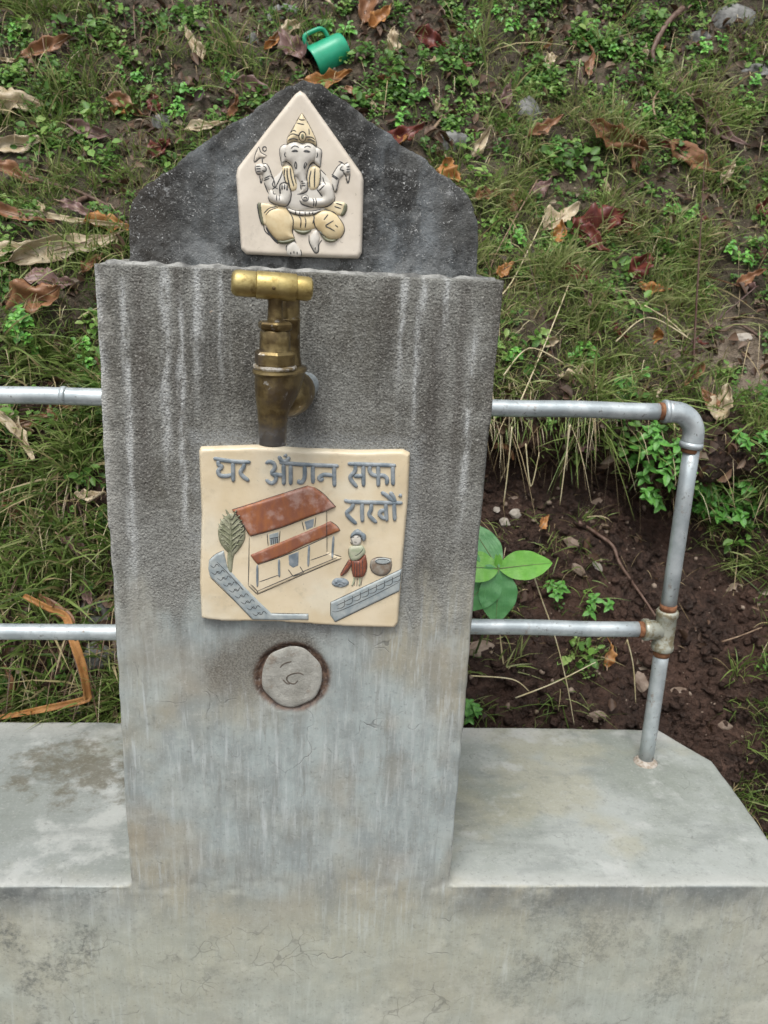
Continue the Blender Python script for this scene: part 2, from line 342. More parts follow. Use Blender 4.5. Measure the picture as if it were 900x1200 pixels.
def deadmat(name, a, b, d):
    g = G(name); X = g.n('ShaderNodeTexCoord').outputs['Object']
    c = g.mix(g.st(g.noise(45, 5, .65, X), .35, .65), a, b); c = g.mix(g.mul(g.st(g.noise(120, 5, .7, X, off=5.), .52, .7), .6), c, d)
    c = g.mix(g.mul(g.st(g.noise(1, 3, .6, g.sc((30, 420, 30), X)), .5, .7), .35), c, d)
    return g.finish(c, .42, g.bump(g.add(g.noise(150, 4, .6, X), g.noise(1, 3, .6, g.sc((20, 300, 20), X))), .5, .0012), spec=.45, trans=.12)
D_MAR = deadmat('maroon_dead_leaf', (.10, .022, .018), (.17, .045, .03), (.05, .012, .012))
D_BRN = deadmat('brown_dead_leaf', (.20, .095, .045), (.30, .15, .075), (.09, .045, .025))
D_TAN = deadmat('tan_dead_leaf', (.42, .33, .20), (.52, .44, .31), (.24, .16, .09))
D_ORG = deadmat('orange_dead_leaf', (.33, .14, .04), (.44, .22, .075), (.16, .065, .025))
D_PUR = deadmat('purple_brown_dead_leaf', (.17, .095, .085), (.24, .155, .135), (.09, .05, .05))
M_BROAD = deadmat('broad_leaf_green', (.13, .37, .045), (.18, .44, .07), (.10, .30, .04))
M_BROAD2 = deadmat('broad_leaf_blue_green', (.085, .27, .09), (.115, .32, .11), (.06, .21, .07))
M_NET = deadmat('nettle_leaf_green', (.07, .23, .035), (.13, .34, .055), (.045, .15, .025))
M_STEM = simple('green_stem', (.10, .17, .05), (.16, .2, .08), 90, .5, .0003)
M_STONE = simple('grey_stone', (.07, .07, .065), (.19, .19, .18), 45, .6, .003, 90)
M_STONEB = simple('earthy_stone', (.15, .105, .075), (.25, .195, .15), 40, .65, .003, 90)
M_STONEP = simple('pale_stone', (.30, .265, .22), (.42, .38, .33), 40, .6, .002, 90)
M_ROOT = simple('root_bark', (.085, .045, .03), (.15, .095, .07), 110, .6, .001)
M_TWIG = simple('twig_bark', (.16, .10, .06), (.28, .2, .13), 110, .6, .001)

def soilmat():
    g = G('wet_earth'); X, Y_, Z = g.xyz()
    n1 = g.noise(8, 5, .6); n2 = g.noise(50, 5, .65, off=3.); n3 = g.noise(180, 4, .7, off=6.)
    c = g.mix(g.st(n1, .35, .65), (.034, .019, .013), (.062, .033, .022))
    c = g.mix(g.mul(g.st(n2, .5, .68), .6), c, (.105, .060, .042))
    c = g.mix(g.mul(g.st(n2, .46, .32), .7), c, (.018, .011, .008))
    litter = g.st(Z, .84, .98)
    lc = g.mix(g.st(n1, .4, .62), (.060, .045, .030), (.115, .088, .060)); lc = g.mix(g.mul(g.st(n2, .5, .65), .6), lc, (.045, .055, .022))
    c = g.mix(litter, c, lc)
    pp = HIT_PATH
    dx = g.m('DIVIDE', g.sub(X, pp[0]), .16); dz = g.m('DIVIDE', g.sub(g.sub(Z, pp[2]), g.mul(g.sub(X, pp[0]), -.25)), .085)
    pm = g.st(g.add(g.add(g.mul(dx, dx), g.mul(dz, dz)), g.mul(g.sub(n2, .5), 1.2)), 1.25, .4)
    c = g.mix(g.mul(pm, .85), c, g.mix(g.st(n2, .4, .6), (.18, .14, .10), (.25, .20, .155)))
    c = g.mix(g.mul(g.st(n3, .64, .74), .5), c, (.24, .19, .15))
    h = g.add(g.add(g.mul(n2, 3.), n3), g.mul(g.vor(90), 1.2))
    return g.finish(c, g.st(n2, .3, .7, .42, .8), g.bump(h, 1., .006), spec=.35)

# ------------------------------------------------------------------ geometry helpers
def remesh_obj(bm, voxel, smooth_it=0):
    me = bpy.data.meshes.new('tmp'); bm.to_mesh(me); bm.free()
    o = bpy.data.objects.new('tmp', me); col.objects.link(o)
    md = o.modifiers.new('r', 'REMESH'); md.mode = 'VOXEL'; md.voxel_size = voxel
    if smooth_it:
        s = o.modifiers.new('s', 'SMOOTH'); s.iterations = smooth_it; s.factor = .5
    dg = bpy.context.evaluated_depsgraph_get(); me2 = bpy.data.meshes.new_from_object(o.evaluated_get(dg))
    bpy.data.objects.remove(o); return me2
def prism(outline, y0, y1):
    bm = bmesh.new(); a = [bm.verts.new((x, y0, z)) for x, z in outline]; b = [bm.verts.new((x, y1, z)) for x, z in outline]; n = len(a)
    bm.faces.new(a); bm.faces.new(b[::-1])
    for i in range(n): bm.faces.new((a[i], b[i], b[(i + 1) % n], a[(i + 1) % n]))
    bmesh.ops.recalc_face_normals(bm, faces=bm.faces); return bm
def catmull(P, per=6, closed=False):
    P = [np.array(p, float) for p in P]; n = len(P); out = []
    for i in range(n if closed else n - 1):
        if closed: p0, p1, p2, p3 = P[i - 1], P[i], P[(i + 1) % n], P[(i + 2) % n]
        else: p0, p1, p2, p3 = P[max(i - 1, 0)], P[i], P[i + 1], P[min(i + 2, n - 1)]
        for k in range(per):
            t = k / per; out.append(.5 * ((2 * p1) + (-p0 + p2) * t + (2 * p0 - 5 * p1 + 4 * p2 - p3) * t * t + (-p0 + 3 * p1 - 3 * p2 + p3) * t ** 3))
    if not closed: out.append(P[-1])
    return out
def resample(P, step, closed=True):
    P = [np.array(p, float) for p in P]; Q = P + [P[0]] if closed else P
    L = [0]
    for a, b in zip(Q, Q[1:]): L.append(L[-1] + np.linalg.norm(b - a))
    n = max(4, int(round(L[-1] / step))); out = []
    ts = np.linspace(0, L[-1], n + 1)[:-1] if closed else np.linspace(0, L[-1], n + 1)
    for t in ts:
        i = min(max(np.searchsorted(L, t, 'right') - 1, 0), len(Q) - 2); s = (t - L[i]) / max(L[i + 1] - L[i], 1e-12); out.append(Q[i] * (1 - s) + Q[i + 1] * s)
    return out

def dist_poly(pts, poly):
    A = poly; B = np.roll(poly, -1, 0); d = np.full(len(pts), 1e9); ins = np.zeros(len(pts), bool)
    for a, b in zip(A, B):
        ab = b - a; t = np.clip(((pts - a) @ ab) / max(ab @ ab, 1e-16), 0, 1); q = a + t[:, None] * ab
        d = np.minimum(d, np.linalg.norm(pts - q, axis=1))
        cr = (a[1] > pts[:, 1]) != (b[1] > pts[:, 1])
        with np.errstate(divide='ignore', invalid='ignore'):
            xi = a[0] + (pts[:, 1] - a[1]) / (b[1] - a[1]) * ab[0]
        ins ^= cr & (pts[:, 0] < xi)
    return d, ins

def pillow(outline, y0, base, H, wd, step=.0012, power=.5, mod=None):
    """raised relief: outline in x,z; surface stands base..base+H in front of plane y0"""
    ol = np.array(resample(outline, step)); lo, hi = ol.min(0), ol.max(0)
    gx, gz = np.meshgrid(np.arange(lo[0], hi[0], step), np.arange(lo[1], hi[1], step * .9))
    gx = gx + (np.arange(gx.shape[0])[:, None] % 2) * step * .5
    pts = np.stack([gx.ravel(), gz.ravel()], 1); d, ins = dist_poly(pts, ol); pts = pts[ins & (d > step * .45)]
    n = len(ol); allp = [Vector(p) for p in ol] + [Vector(p) for p in pts]
    r = geometry.delaunay_2d_cdt(allp, [(i, (i + 1) % n) for i in range(n)], [], 1, 1e-7)
    V2 = np.array([tuple(v) for v in r[0]]); tri = [tuple(f) for f in r[2]]; d, _ = dist_poly(V2, ol)
    t = np.clip(d / wd, 0, 1); h = base + H * (1 - (1 - t) ** 2) ** power
    if mod is not None: h = h + mod(V2[:, 0], V2[:, 1]) * t
    V = [(x, y0 - hh, z) for (x, z), hh in zip(V2, h)]; fs = []
    for f in tri:
        a, b, c_ = [V2[i] for i in f]
        cr = (b[0] - a[0]) * (c_[1] - a[1]) - (b[1] - a[1]) * (c_[0] - a[0]); fs.append(f if cr > 0 else f[::-1])
    m = len(V); bidx = [i for i in range(len(V2)) if d[i] < 1e-7]
    # skirt: boundary edges (used once)
    ec = {}
    for f in fs:
        for i in range(3):
            e = (f[i], f[(i + 1) % 3]); k = tuple(sorted(e)); ec.setdefault(k, []).append(e)
    mp = {}
    for k, es in ec.items():
        if len(es) == 1:
            a, b = es[0]
            for q in (a, b):
                if q not in mp: mp[q] = len(V); V.append((V2[q][0], y0 + .0005, V2[q][1]))
            fs.append((b, a, mp[a], mp[b]))
    return V, fs

class Relief:
    """a plaque whose pieces are laid on a plane y0 ; px coordinates of the photo"""
    def __init__(s, y0): s.y0 = y0; s.hs = 1.0; s.V = []; s.F = []; s.bvh = None
    def w(s, p, y=None): q = PY(p[0], p[1], s.y0 if y is None else y); return (q[0], q[2])
    def shape(s, name, pts, mat, parent, base=0, H=.002, wd=.004, smooth_=True, step=.0012, power=.5, mod=None, straight=False, keep=True, **k):
        H = H * s.hs if name != 'tile' else H; base = base * s.hs if name != 'tile' else base
        P = [s.w(p) for p in pts]
        if smooth_: P = catmull(P, 6, True)
        V, fs = pillow(P, s.y0, base, H, wd, step, power, mod)
        if keep:
            o = len(s.V); s.V += V; s.F += [tuple(i + o for i in f) for f in fs]; s.bvh = None
        me = mesh(name, V, fs); return link(name, me, mat, parent, **k)
    def front(s, x, z):
        if not s.V: return s.y0
        if s.bvh is None: s.bvh = BVHTree.FromPolygons(s.V, s.F)
        h = s.bvh.ray_cast(Vector((x, s.y0 - .1, z)), Vector((0, 1, 0)))
        return h[0].y if h[0] is not None else s.y0
    def strokes(s, name, lines, mat, parent, wd=.0009, h=.0004, curve=True, taper=.6, follow=True, close=False, **k):
        V = []; Fs = []
        for ln in lines:
            if isinstance(ln, tuple) and isinstance(ln[0], list): ln, ww = ln
            else: ww = wd
            P = [np.array(s.w(p)) for p in ln]
            if len(P) > 2 and curve: P = catmull(P, 6, close)
            P = resample(P, .0009 if ww < .002 else .0014, False); n = len(P); o = len(V)
            ns = 7
            for i, p in enumerate(P):
                a = P[max(i - 1, 0)]; b = P[min(i + 1, n - 1)]; t = b - a; t /= max(np.linalg.norm(t), 1e-9); nn = np.array([-t[1], t[0]])
                u = min(i, n - 1 - i) / max(1, (n - 1) * .18); wi = ww * .5 * (taper + (1 - taper) * min(1, u))
                if i in (0, n - 1): wi *= .55
                y = s.front(p[0], p[1]) if follow else s.y0
                for j in range(ns):
                    th = math.pi * j / (ns - 1); q = p + nn * wi * math.cos(th)
                    V.append((q[0], y - (h * (wi / (ww * .5)) ** .5) * (math.sin(th) ** .6 if th > 0 else 0) + (.0006 if j in (0, ns - 1) else 0), q[1]))
            for i in range(n - 1):
                for j in range(ns - 1):
                    a = o + i * ns + j; Fs.append((a, a + 1, a + ns + 1, a + ns))
            Fs.append(tuple(o + j for j in range(ns))[::-1]); Fs.append(tuple(o + (n - 1) * ns + j for j in range(ns)))
        me = mesh(name, V, Fs); bm = bmesh.new(); bm.from_mesh(me); bmesh.ops.recalc_face_normals(bm, faces=bm.faces); bm.to_mesh(me); bm.free()
        return link(name, me, mat, parent, **k)

def tube(P, r, n=14, cap=True, flat=None):
    """swept tube mesh; r a number or list"""
    P = [Vector(p) for p in P]; V = []; Fs = []; m = len(P); rs = r if isinstance(r, (list, tuple, np.ndarray)) else [r] * m
    up = None
    for i, p in enumerate(P):
        t = (P[min(i + 1, m - 1)] - P[max(i - 1, 0)]).normalized()
        if up is None: up = t.orthogonal().normalized()
        up = (up - t * up.dot(t)).normalized(); s = t.cross(up)
        for j in range(n):
            a = 2 * math.pi * j / n; V.append(p + (up * math.cos(a) + s * math.sin(a)) * rs[i])
    for i in range(m - 1):
        for j in range(n):
            a = i * n + j; b = i * n + (j + 1) % n; Fs.append((a, b, b + n, a + n))
    if cap: Fs.append(tuple(range(n))[::-1]); Fs.append(tuple((m - 1) * n + j for j in range(n)))
    return V, Fs
def tube_obj(name, P, r, mat, parent=None, n=14, **k): return link(name, mesh(name, *tube(P, r, n)), mat, parent, **k)
def lathe(axis_o, axis_d, prof, n=28, sides=None):
    """prof list of (t along axis, r)"""
    d = Vector(axis_d).normalized(); o = Vector(axis_o); u = d.orthogonal().normalized(); v = d.cross(u); V = []; Fs = []
    for t, r in prof:
        for j in range(n):
            a = 2 * math.pi * j / n; rr = r
            if sides:
                aa = (a % (2 * math.pi / sides)) - math.pi / sides; rr = r * math.cos(math.pi / sides) / math.cos(aa)
            V.append(o + d * t + (u * math.cos(a) + v * math.sin(a)) * rr)
    for i in range(len(prof) - 1):
        for j in range(n):
            a = i * n + j; b = i * n + (j + 1) % n; Fs.append((a, b, b + n, a + n))
    Fs.append(tuple(range(n))[::-1]); Fs.append(tuple((len(prof) - 1) * n + j for j in range(n)))
    return V, Fs
def autosmooth(o, ang=35):
    me = o.data; bm = bmesh.new(); bm.from_mesh(me); bmesh.ops.recalc_face_normals(bm, faces=bm.faces)
    for e in bm.edges: e.smooth = (len(e.link_faces) == 2 and e.calc_face_angle(0) < R(ang))
    bm.to_mesh(me); bm.free(); return o

# ================================================================== the ground and the bank
PR = [(.36, -.08), (.42, .18), (.49, .40), (.59, .56), (.70, .68), (.775, .78), (.67, .875), (.73, .93), (.90, 1.11), (1.2, 1.45), (1.6, 1.92), (2.2, 2.55), (3.2, 3.3), (5, 3.8)]
PL = [(.33, -.08), (.37, .20), (.41, .42), (.47, .55), (.55, .69), (.62, .82), (.69, .93), (.78, 1.03), (.94, 1.18), (1.2, 1.45), (1.6, 1.92), (2.2, 2.55), (3.2, 3.3), (5, 3.8)]
def sstep(x, a, b): t = np.clip((x - a) / (b - a), 0, 1); return t * t * (3 - 2 * t)
def build_bank():
    us = np.concatenate([np.linspace(0, 2, 30), np.linspace(2, 10.4, 330)[1:], np.linspace(10.4, 13, 26)[1:]])
    xs = np.concatenate([np.linspace(-5, -1.25, 40), np.linspace(-1.25, 1.45, 440)[1:], np.linspace(1.45, 5, 38)[1:]])
    A = np.array(PR); B = np.array(PL)
    def ev(C_, u): return np.stack([np.interp(u, np.arange(14), C_[:, 0]), np.interp(u, np.arange(14), C_[:, 1])], 1)
    # soften the polyline
    def evs(C_, u): return (ev(C_, u - .35) + ev(C_, u) * 2 + ev(C_, u + .35)) / 4
    a = evs(A, us); b = evs(B, us)
    V = np.zeros((len(us), len(xs), 3))
    for j, x in enumerate(xs):
        k = sstep(x, -.12, .16); p = a * k + b * (1 - k)
        wgt = np.interp(us, [1.5, 4, 7, 9.5], [0, 1, 1, 0]); p = p.copy()
        p[:, 1] -= .085 * sstep(x, .44, .66) * wgt
        p[:, 0] -= .10 * sstep(x, .66, .9) * np.interp(us, [0, 2, 5, 8], [1, 1, .6, 0])
        V[:, j, 0] = x; V[:, j, 1] = p[:, 0]; V[:, j, 2] = p[:, 1]
    dv = np.gradient(V, axis=0); du = np.gradient(V, axis=1); N = np.cross(du, dv); N /= np.linalg.norm(N, axis=2, keepdims=True)
    cut = np.interp(us, [0, 2, 6.4, 7.2], [1, 1, 1, 0])
    for i in range(len(us)):
        for j in range(len(xs)):
            p = Vector(V[i, j]); rgt = float(sstep(xs[j], -.05, .15))
            n1 = noise.fractal(p * 3.2, 1, 2, 3); n2 = noise.fractal(p * 13 + Vector((5, 2, 1)), .9, 2, 3); n3 = noise.fractal(p * 55 + Vector((1, 9, 3)), .8, 2, 2)
            c_ = cut[i]; rg = noise.noise(p * 30 + Vector((3, 3, 3)))
            V[i, j] += N[i, j] * (n1 * .028 + n2 * (.014 + .006 * c_) + n3 * (.0035 + .005 * c_) + abs(rg) * .012 * c_ + c_ * .02 * noise.noise(p * 8 + Vector((8, 8, 8))))
    nx = len(xs); idx = np.arange(len(us) * nx).reshape(len(us), nx)
    Q = np.stack([idx[:-1, :-1], idx[:-1, 1:], idx[1:, 1:], idx[1:, :-1]], -1).reshape(-1, 4)
    return V.reshape(-1, 3), Q
BV, BQ = build_bank()
bank_bvh = BVHTree.FromPolygons([tuple(v) for v in BV], [tuple(q) for q in BQ])
def hit(px, py):
    r = Vector(ray(px, py)).normalized(); h = bank_bvh.ray_cast(Vector(CAM), r)
    if h[0] is None: return None
    n = h[1] if h[1].dot(r) < 0 else -h[1]
    return h[0], n
HIT_PATH = tuple(hit(835, 410)[0])
M_SOIL = soilmat()
link('hillside', np_mesh('hillside', BV, BQ), M_SOIL, kind='structure')
gv = mesh('ground', [(-60, -60, -.06), (60, -60, -.06), (60, 60, -.06), (-60, 60, -.06)], [(0, 1, 2, 3)])
link('ground', gv, M_SOIL, smooth=False, kind='structure')

# ================================================================== the cement tap stand
LZ = .447; XL, XR, ZT = -.212, .151, 1.122
stand = empty('tap_stand', (-.03, .15, -.05), label='cement tap stand with a stained upright pillar between two low ledges, blackened gable on top', cat='tap stand')
DEP = .338
ol = [(-1.3, -.1), (.572, -.1), (.572, LZ), (XR, LZ), (XR + .0025, ZT), (XL - .0035, ZT), (XL, LZ), (-1.3, LZ)]
me = remesh_obj(prism(ol, 0, DEP), .0034, 1)
n = len(me.vertices); co = np.zeros(n * 3, np.float32); me.vertices.foreach_get('co', co); co = co.reshape(-1, 3)
nn = np.zeros(n * 3, np.float32); me.vertices.foreach_get('normal', nn); nn = nn.reshape(-1, 3)
bx_, bz_ = px_x(342, 794), px_z(342, 794)
front = co[:, 1] < .012
for i in range(n):
    p = Vector(co[i]); dsp = noise.fractal(p * 4, 1, 2, 2) * .0016 + noise.fractal(p * 30 + Vector((4, 4, 4)), 1, 2, 3) * .0007
    # ragged arrises
    ex = min(abs(p.x - XL), abs(p.x - XR)); ez = abs(p.z - ZT)
    edge_d = (ex if p.z > LZ else 9); 
    if min(edge_d, ez) < .012 and p.y < .02: dsp -= max(0, noise.noise(p * 40)) * .0014 + max(0, noise.noise(p * 15) - .2) * .004
    if abs(p.z - LZ) < .008 and p.y < .01: dsp -= max(0, noise.noise(p * 60)) * .002
    if front[i]:
        r = math.hypot(p.x - bx_, p.z - bz_)
        if r < .06:
            dsp -= .0062 * math.exp(-((r - .0338) / .0036) ** 2) * (1 + .5 * noise.noise(p * 60)) + .0004 * (1 if r < .031 else 0)
            # spiral scratched in the boss
            if r < .027:
                th = math.atan2(p.z - bz_, p.x - bx_)
    co[i] += nn[i] * dsp
# back right corner of the ledge is rounded off, and its far end skewed
m_ = (co[:, 0] > .30) & (co[:, 1] > .2)  # chamfered
tt = np.clip((co[:, 1] - .255) / .08, 0, 1)
co[:, 0] = np.where(m_, co[:, 0] - .050 * tt * np.clip((co[:, 0] - .30) / .27, 0, 1), co[:, 0])
me.vertices.foreach_set('co', co.ravel()); me.update()
link('pillar_and_ledges', me, MB, stand)
# spiral boss
relB = Relief(0.0008)
bp = lambda a, r: (342 + r * math.cos(a), 793 - r * math.sin(a))
mk = relB.strokes('plaster_scrape', [[(243, 368), (250, 364), (258, 363), (266, 359), (271, 355)]], M_LIME, stand, wd=.0035, h=.0008, taper=.4)
bosspts = [bp(2 * math.pi * i / 16, 35.5 + .9 * math.sin(i * 2.3)) for i in range(16)]
relB.shape('round_boss', bosspts, None, stand, base=0, H=.0016, wd=.009, step=.0015, mod=lambda x, z: np.array([noise.fractal(Vector((a * 90, 0, b * 90)), 1, 2, 3) * .0005 for a, b in zip(x, z)]))
g = G('sandy_cement'); c = g.mix(g.st(g.noise(60, 5, .65), .35, .65), (.24, .235, .205), (.33, .325, .29)); c = g.mix(g.mul(g.st(g.noise(380, 3, .7), .6, .7), .4), c, (.5, .48, .42))
c = g.mix(g.mul(g.st(g.noise(40, 4, .7, off=7.), .55, .7), .5), c, (.15, .10, .06)); M_SANDY = g.finish(c, .75, g.bump(g.noise(420, 3, .7), .6, .0012))
bpy.data.objects['round_boss'].data.materials.append(M_SANDY)
U = lambda x, y: (230 + x / 4.737, 735 + y / 4.737)
relB.strokes('scratched_spiral', [[U(465, 220), U(490, 198), U(530, 186)], [U(597, 262), U(570, 250), U(530, 256), U(503, 275), U(512, 300), U(545, 310), U(565, 290)], [U(480, 285), U(500, 305), U(520, 312)]],
             simple('scratch_shade', (.08, .07, .055), (.13, .11, .09), 200, .9, 0), bpy.data.objects['round_boss'], wd=.0019, h=.0003)
# gable
GY = .022
gpx = [(150, 312), (149, 262), (152, 240), (163, 224), (205, 193), (262, 149), (300, 124), (332, 104), (353, 94), (376, 99), (414, 126), (482, 175), (530, 212), (553, 236), (561, 262), (561, 290), (561, 330)]
go = [(PY(a, b, GY)[0], PY(a, b, GY)[2]) for a, b in gpx]; go[0] = (go[0][0], ZT - .01); go[-1] = (go[-1][0], ZT - .01)
me = remesh_obj(prism(go, GY, GY + .11), .0030, 1)
n = len(me.vertices); co = np.zeros(n * 3, np.float32); me.vertices.foreach_get('co', co); co = co.reshape(-1, 3)
nn = np.zeros(n * 3, np.float32); me.vertices.foreach_get('normal', nn); nn = nn.reshape(-1, 3)
for i in range(n):
    p = Vector(co[i]); co[i] += nn[i] * (noise.fractal(p * 12, 1, 2, 3) * .0020 + noise.fractal(p * 60, .8, 2, 3) * (.0014 + .0016 * (p.y < GY + .02 and p.z > ZT + .06)))
me.vertices.foreach_set('co', co.ravel()); me.update()
link('gable', me, MG, stand)
# ragged mortar lip between pillar and gable
V, Fs = tube([(x, .012 + .004 * noise.noise(Vector((x * 20, 0, 0))), ZT - .0015 + .0012 * noise.noise(Vector((x * 50, 3, 0)))) for x in np.linspace(XL + .006, XR - .004, 90)], [.0042 + .0022 * noise.noise(Vector((x, 7, 1))) for x in np.linspace(0, 30, 90)], 8)
link('mortar_lip', mesh('mortar_lip', V, Fs), simple('pale_mortar', (.10, .10, .095), (.33, .33, .31), 70, .8, .003, 300), stand)

# ================================================================== upper plaque: elephant-headed deity
pz = empty('deity_plaque', (-.03, GY, 1.2), label='pale house-shaped glazed plaque with a seated elephant-headed deity, set in the black gable', cat='plaque')
r1 = Relief(GY - .0005)
A = lambda L: [(290 + x / 7.5, 120 + y / 7.5) for x, y in L]
B = lambda L: [(290 + x / 6.923, 200 + y / 6.923) for x, y in L]
wav = lambda x, z: np.array([noise.noise(Vector((a * 25, 1, b * 25))) * .0012 for a, b in zip(x, z)])
tile = [(352, 107), (358, 111), (390, 156), (424, 204), (426, 212), (425, 260), (424, 296), (420, 303), (380, 302), (330, 300), (289, 298), (283, 292), (280, 250), (277, 206), (279, 197), (315, 150), (346, 111)]
r1.shape('tile', tile, M_TILE2, pz, base=.003, H=.0045, wd=.004, smooth_=False, step=.0016, mod=wav)
r1.y0 -= .0073; r1.hs = .68
T = .002
r1.shape('torso', B([(250, 20), (185, 90), (180, 190), (215, 255), (310, 290), (400, 325), (560, 300), (690, 240), (700, 180), (680, 110), (640, 40), (600, 0), (500, -50), (400, -60), (320, -50)]), M_SKIN, pz, 0, .0035, .012)
r1.shape('sash', B([(620, 300), (660, 262), (715, 250), (790, 262), (785, 310), (765, 362), (700, 350)]), M_YEL2, pz, 0, .002, .003)
r1.shape('sash', B([(90, 268), (200, 272), (240, 300), (190, 420), (135, 440), (108, 380)]), M_YEL2, pz, 0, .002, .003)
r1.shape('trousers', B([(150, 320), (230, 285), (320, 305), (400, 350), (530, 352), (600, 325), (640, 360), (600, 440), (560, 470), (470, 492), (375, 475), (340, 500), (200, 470)]), M_YEL, pz, 0, .0042, .010)
r1.shape('trouser_leg', B([(150, 330), (250, 295), (335, 335), (368, 420), (362, 500), (380, 548), (300, 572), (245, 565), (190, 510), (150, 440), (140, 380)]), M_YEL, pz, .0005, .0062, .013)
r1.shape('trouser_leg', B([(540, 360), (620, 318), (700, 340), (765, 410), (785, 480), (755, 545), (690, 560), (630, 540), (590, 500), (540, 450)]), M_YEL, pz, .0005, .0062, .013)
r1.shape('hem', B([(243, 562), (300, 562), (378, 545), (382, 568), (350, 588), (300, 597), (258, 590)]), M_OLV, pz, .001, .0035, .003)
r1.shape('hem', B([(372, 474), (440, 482), (520, 478), (505, 500), (465, 522), (415, 512)]), M_OLV, pz, .0006, .0038, .003)
r1.shape('hem', B([(576, 482), (600, 488), (625, 530), (680, 556), (742, 548), (700, 580), (640, 576), (600, 535)]), M_OLV, pz, .001, .0045, .003)
r1.shape('hem', B([(80, 268), (112, 264), (124, 340), (138, 432), (120, 440), (98, 370)]), M_OLV, pz, .0005, .0024, .002)
r1.shape('hem', B([(788, 264), (810, 282), (802, 335), (775, 370), (750, 360), (772, 312)]), M_OLV, pz, .0005, .0024, .002)
r1.shape('foot', B([(325, 600), (372, 570), (405, 600), (436, 655), (436, 690), (400, 700), (335, 690), (315, 650)]), M_SKIN, pz, 0, .004, .006)
r1.shape('foot', B([(508, 530), (535, 488), (570, 482), (592, 555), (578, 600), (576, 655), (552, 668), (528, 635), (502, 580)]), M_SKIN, pz, 0, .004, .006)
r1.shape('belt', B([(315, 298), (340, 308), (400, 326), (530, 330), (590, 318), (600, 326), (530, 358), (470, 366), (395, 356), (340, 335)]), M_SKIN, pz, .003, .0022, .002)
r1.shape('arm', A([(150, 537), (190, 560), (208, 625), (230, 690), (250, 760), (210, 790), (160, 745), (130, 650), (125, 580)]), M_SKIN, pz, 0, .0035, .005)
r1.shape('fist', A([(75, 552), (125, 538), (165, 560), (168, 600), (135, 632), (88, 630), (72, 592)]), M_SKIN, pz, .001, .0042, .004)
r1.shape('arm', A([(835, 530), (862, 560), (850, 640), (812, 680), (798, 740), (785, 790), (745, 770), (735, 690), (755, 620), (790, 560)]), M_SKIN, pz, 0, .0035, .005)
r1.shape('fist', A([(852, 545), (895, 535), (905, 580), (903, 625), (862, 640), (832, 600)]), M_SKIN, pz, .001, .0042, .004)
r1.shape('axe', A([(100, 388), (118, 440), (172, 470), (150, 490), (108, 490), (62, 526), (64, 480), (80, 430)]), M_TILE2, pz, 0, .0014, .0015)
r1.shape('goad', A([(836, 640), (870, 650), (902, 610), (898, 660), (884, 712), (860, 680)]), M_TILE2, pz, 0, .0016, .0015)
r1.shape('axe_handle', A([(104, 630), (135, 632), (134, 665), (119, 712), (110, 670)]), M_TILE2, pz, 0, .0016, .0015)
r1.shape('shawl', A([(308, 575), (340, 558), (385, 560), (410, 610), (440, 690), (440, 760), (400, 790), (345, 750), (315, 660)]), M_YEL2, pz, .002, .0032, .004)
r1.shape('shawl', A([(540, 590), (585, 556), (638, 588), (648, 650), (640, 720), (610, 770), (545, 770), (522, 690)]), M_YEL2, pz, .002, .0032, .004)
r1.shape('raised_hand', B([(262, 200), (262, 125), (285, 100), (325, 103), (348, 145), (356, 200), (340, 262), (308, 288), (240, 276), (185, 250), (168, 205), (185, 150), (215, 165)]), M_SKIN, pz, .001, .0062, .006)
r1.shape('forearm', B([(590, 95), (645, 90), (688, 125), (706, 195), (702, 245), (650, 288), (560, 300), (490, 290), (440, 270), (424, 238), (440, 208), (480, 203), (530, 218), (608, 212), (590, 190), (562, 150)]), M_SKIN, pz, .001, .0064, .006)
r1.shape('sweet', B([(440, 225), (450, 205), (478, 202), (495, 220), (488, 242), (460, 248)]), M_SKIN, pz, .005, .003, .002)
r1.shape('ear', A([(352, 372), (318, 374), (290, 400), (284, 440), (294, 500), (304, 562), (322, 552), (345, 520), (375, 500), (370, 430)]), M_SKIN, pz, .001, .0044, .004)
r1.shape('ear', A([(598, 395), (632, 406), (651, 436), (646, 500), (640, 572), (620, 560), (590, 535), (575, 500), (580, 430)]), M_SKIN, pz, .001, .0044, .004)
mid = [(352, 372), (385, 352), (430, 347), (480, 364), (520, 354), (560, 362), (598, 392), (612, 440), (605, 490), (580, 525), (552, 545), (532, 590), (522, 640), (520, 690)]
trR = [(490, 90), (492, 140), (482, 168), (450, 186), (405, 192), (425, 175), (436, 155), (430, 112), (405, 60)]
lft = [(412, 650), (400, 590), (382, 548), (348, 520), (336, 480), (338, 420)]
r1.shape('head_and_trunk', A(mid) + B(trR) + A(lft), M_SKIN, pz, .0025, .0068, .009)
r1.shape('crown', A([(478, 95), (500, 130), (540, 200), (570, 260), (600, 330), (606, 388), (585, 372), (545, 354), (520, 354), (480, 364), (430, 347), (385, 352), (352, 374), (350, 330), (365, 290), (400, 235), (440, 160)]), M_YEL2, pz, .002, .0062, .008)
ell = lambda cx, cy, a, b, n=14: [(cx + a * math.cos(2 * math.pi * i / n), cy + b * math.sin(2 * math.pi * i / n)) for i in range(n)]
r1.shape('jewel', A(ell(486, 305, 31, 42)), M_YEL2, pz, .0065, .003, .003, step=.0008)
r1.shape('jewel', A(ell(486, 305, 14, 26)), M_OLV, pz, .009, .0014, .0015, step=.0006, keep=True)
o1 = lambda L: L + [L[0]]
